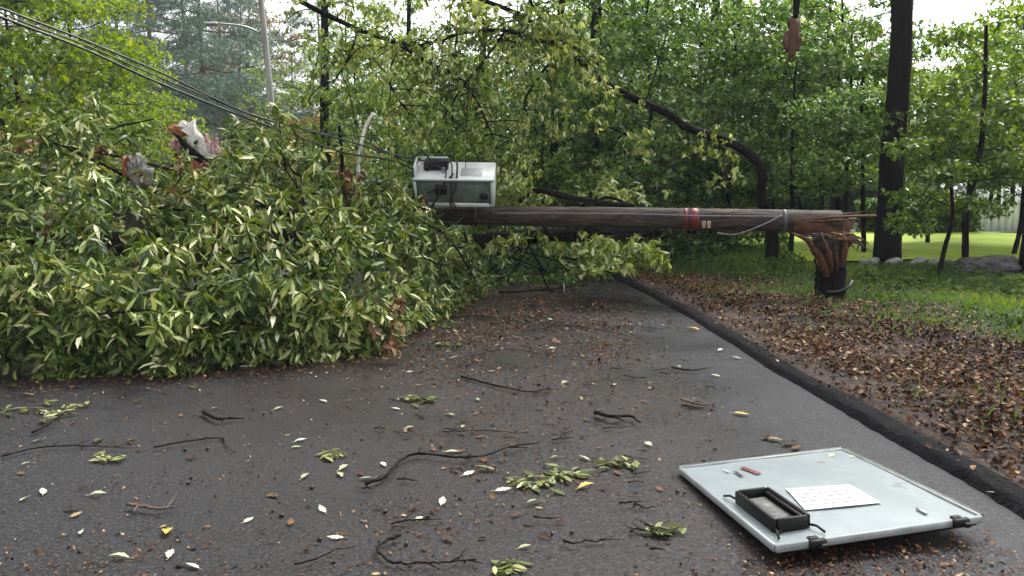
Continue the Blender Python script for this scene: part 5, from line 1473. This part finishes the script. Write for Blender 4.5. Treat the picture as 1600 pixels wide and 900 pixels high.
twig([(460, 890), (500, 876), (530, 862)], .005, 'faint thin twig at the bottom left of the hooked twig', side=1)
twig([(690, 680), (750, 678), (820, 682)], .004, 'faint thin twig just above the long crooked branch', side=1)
twig([(735, 560), (790, 548), (860, 560)], .006, 'thin twig in the debris in front of the fallen crown', side=4)
twig([(830, 520), (880, 512), (950, 520), (985, 530)], .007, 'long thin twig in the debris right of the fallen crown', side=4)
twig([(705, 500), (740, 496), (790, 502)], .012, 'dark twig lying beside the right end of the fallen crown', side=2)
twig([(760, 438), (800, 400), (852, 408)], .014, 'dark branch piece lying in the shade under the pole', side=2)
twig([(1400, 520), (1440, 512), (1490, 514)], .012, 'brown stick lying on the verge leaf litter', side=1, mat='twig_light', name='stick', cat='stick')
rt = np.random.default_rng(410)
for k in range(64):
    px = rt.uniform(560, 1160); py = 470 + rt.uniform() ** 1.2 * 400
    if px > 1030 and py > 680: continue
    a = rt.uniform(-.5, .5); l = rt.uniform(14, 38)
    twig([(px, py), (px + l * .5, py + a * l * .25 + rt.normal() * 2), (px + l, py + a * l * .4)], rt.uniform(.003, .006), 'tiny dark twig scattered on the wet road', side=int(rt.integers(0, 3)), group='tiny twigs scattered over the road')
# acorns and nut husks
def acorn():
    mb = MB(); mb.tube([(-.012, 0, .010), (-.006, 0, .010), (.004, 0, .010), (.012, 0, .010), (.016, 0, .010)], [.006, .0105, .010, .006, .001], 8)
    return mb.mesh('acorn')
am = acorn(); am.materials.append(M['acorn'])
ac = [(298, 748), (294, 757), (326, 703), (288, 705), (438, 786), (426, 800), (440, 808), (430, 776), (490, 764), (706, 738), (716, 740), (724, 735), (748, 752), (210, 850), (228, 848), (106, 856), (565, 688), (660, 655), (412, 648), (424, 646), (720, 780), (860, 836), (894, 834), (662, 862), (635, 852), (727, 878), (988, 790), (498, 845), (602, 802), (800, 792), (1060, 770), (1070, 772), (1050, 690), (1090, 700), (1110, 690), (1118, 703), (1096, 722), (870, 600), (880, 640), (920, 608), (1010, 600), (980, 560), (1040, 548), (745, 560), (690, 700)]
for px, py in ac:
    o = put(am, px + rng.normal() * 1.5, py, rng.uniform(.5, 1.0), name='acorn', z=.0); o['label'] = 'small dark acorn lying on the wet road'; o['category'] = 'acorn'; o['group'] = 'acorns scattered over the road'
# upright white scrap by the branch
def scrap():
    g = G(881, 458); mb = MB(); mb.tube([(0, 0, 0), (.005, 0, .08), (.0, 0, .14), (-.015, 0, .17)], [.016, .015, .014, .006], 7, wob=.1)
    o = link('wood_sliver', mb.mesh('wood_sliver'), M['paper'], loc=(g.x, g.y, .0)); tag(o, 'small white sliver standing upright on the road beyond the debris', 'sliver')
scrap()
def green_sprig(px, py, n, s, label, mat='leaf_road', seed=1, flat=.3):
    rg = np.random.default_rng(seed); g = G(px, py); e = empty('leafy_sprig', (g.x, g.y, 0))
    mb = MB(); q = [(-s, 0, .015), (-s * .3, .02, .03), (s * .4, -.01, .03)]; mb.tube(spline(q, 4), .004, 5); link('stem', mb.mesh('stem'), M['twig_light'], e)
    P = np.stack([rg.uniform(-s, s, n), rg.normal(size=n) * s * .35, rg.uniform(.02, .05, n)], -1); fm = MB()
    sprigs(fm, P, rg.normal(size=(n, 3)) * [1, 1, .2], rg, per=5, L=.095, W=.03, droop=.45, spread=1.1)
    V = fm.V[0]; V[:, 2] = .006 + .35 * np.maximum(V[:, 2], 0) + rg.uniform(0, .004, len(V))
    link('foliage', fm.mesh('foliage'), M[mat], e); tag(e, label, 'leafy sprig')
green_sprig(652, 626, 9, .13, 'small round green sprig on the road in front of the fallen crown', seed=1)
green_sprig(838, 756, 9, .14, 'spread green sprig of leaves right of the long crooked branch', seed=2)
green_sprig(890, 744, 5, .09, 'small green sprig between two others on the centre of the road', seed=3)
green_sprig(962, 728, 6, .10, 'green sprig of leaves nearest to the loose cabinet door', seed=4)
green_sprig(170, 719, 5, .09, 'pale green sprig of leaves alone on the left part of the road', seed=5)
green_sprig(1035, 836, 5, .07, 'small yellow-green sprig at the lower left of the loose door', seed=6)
green_sprig(518, 715, 4, .06, 'small pale green sprig left of the long crooked branch', seed=7)
green_sprig(792, 888, 4, .05, 'tiny green sprig at the bottom edge of the road', seed=8)
green_sprig(60, 645, 14, .28, 'spread of yellow-green leaves by the left edge before the crown', seed=9)
green_sprig(700, 541, 5, .12, 'green sprig on the debris beside the right corner of the crown', seed=10)

# ------------------------------------------------------------------ haze
def haze():
    m, nt, out = new_mat("damp_haze")
    v = nt.nodes.new("ShaderNodeVolumePrincipled"); v.inputs['Color'].default_value = (.86, .92, .97, 1)
    v.inputs['Density'].default_value = .0007; v.inputs['Anisotropy'].default_value = .2
    nt.links.new(v.outputs[0], out.inputs['Volume'])
    mb = MB(); mb.box((0, 30, 14), (1500, 1500, 32)); o = link('haze', mb.mesh('haze', False), m); o['kind'] = 'stuff'
haze()
print('objects', len(bpy.data.objects))
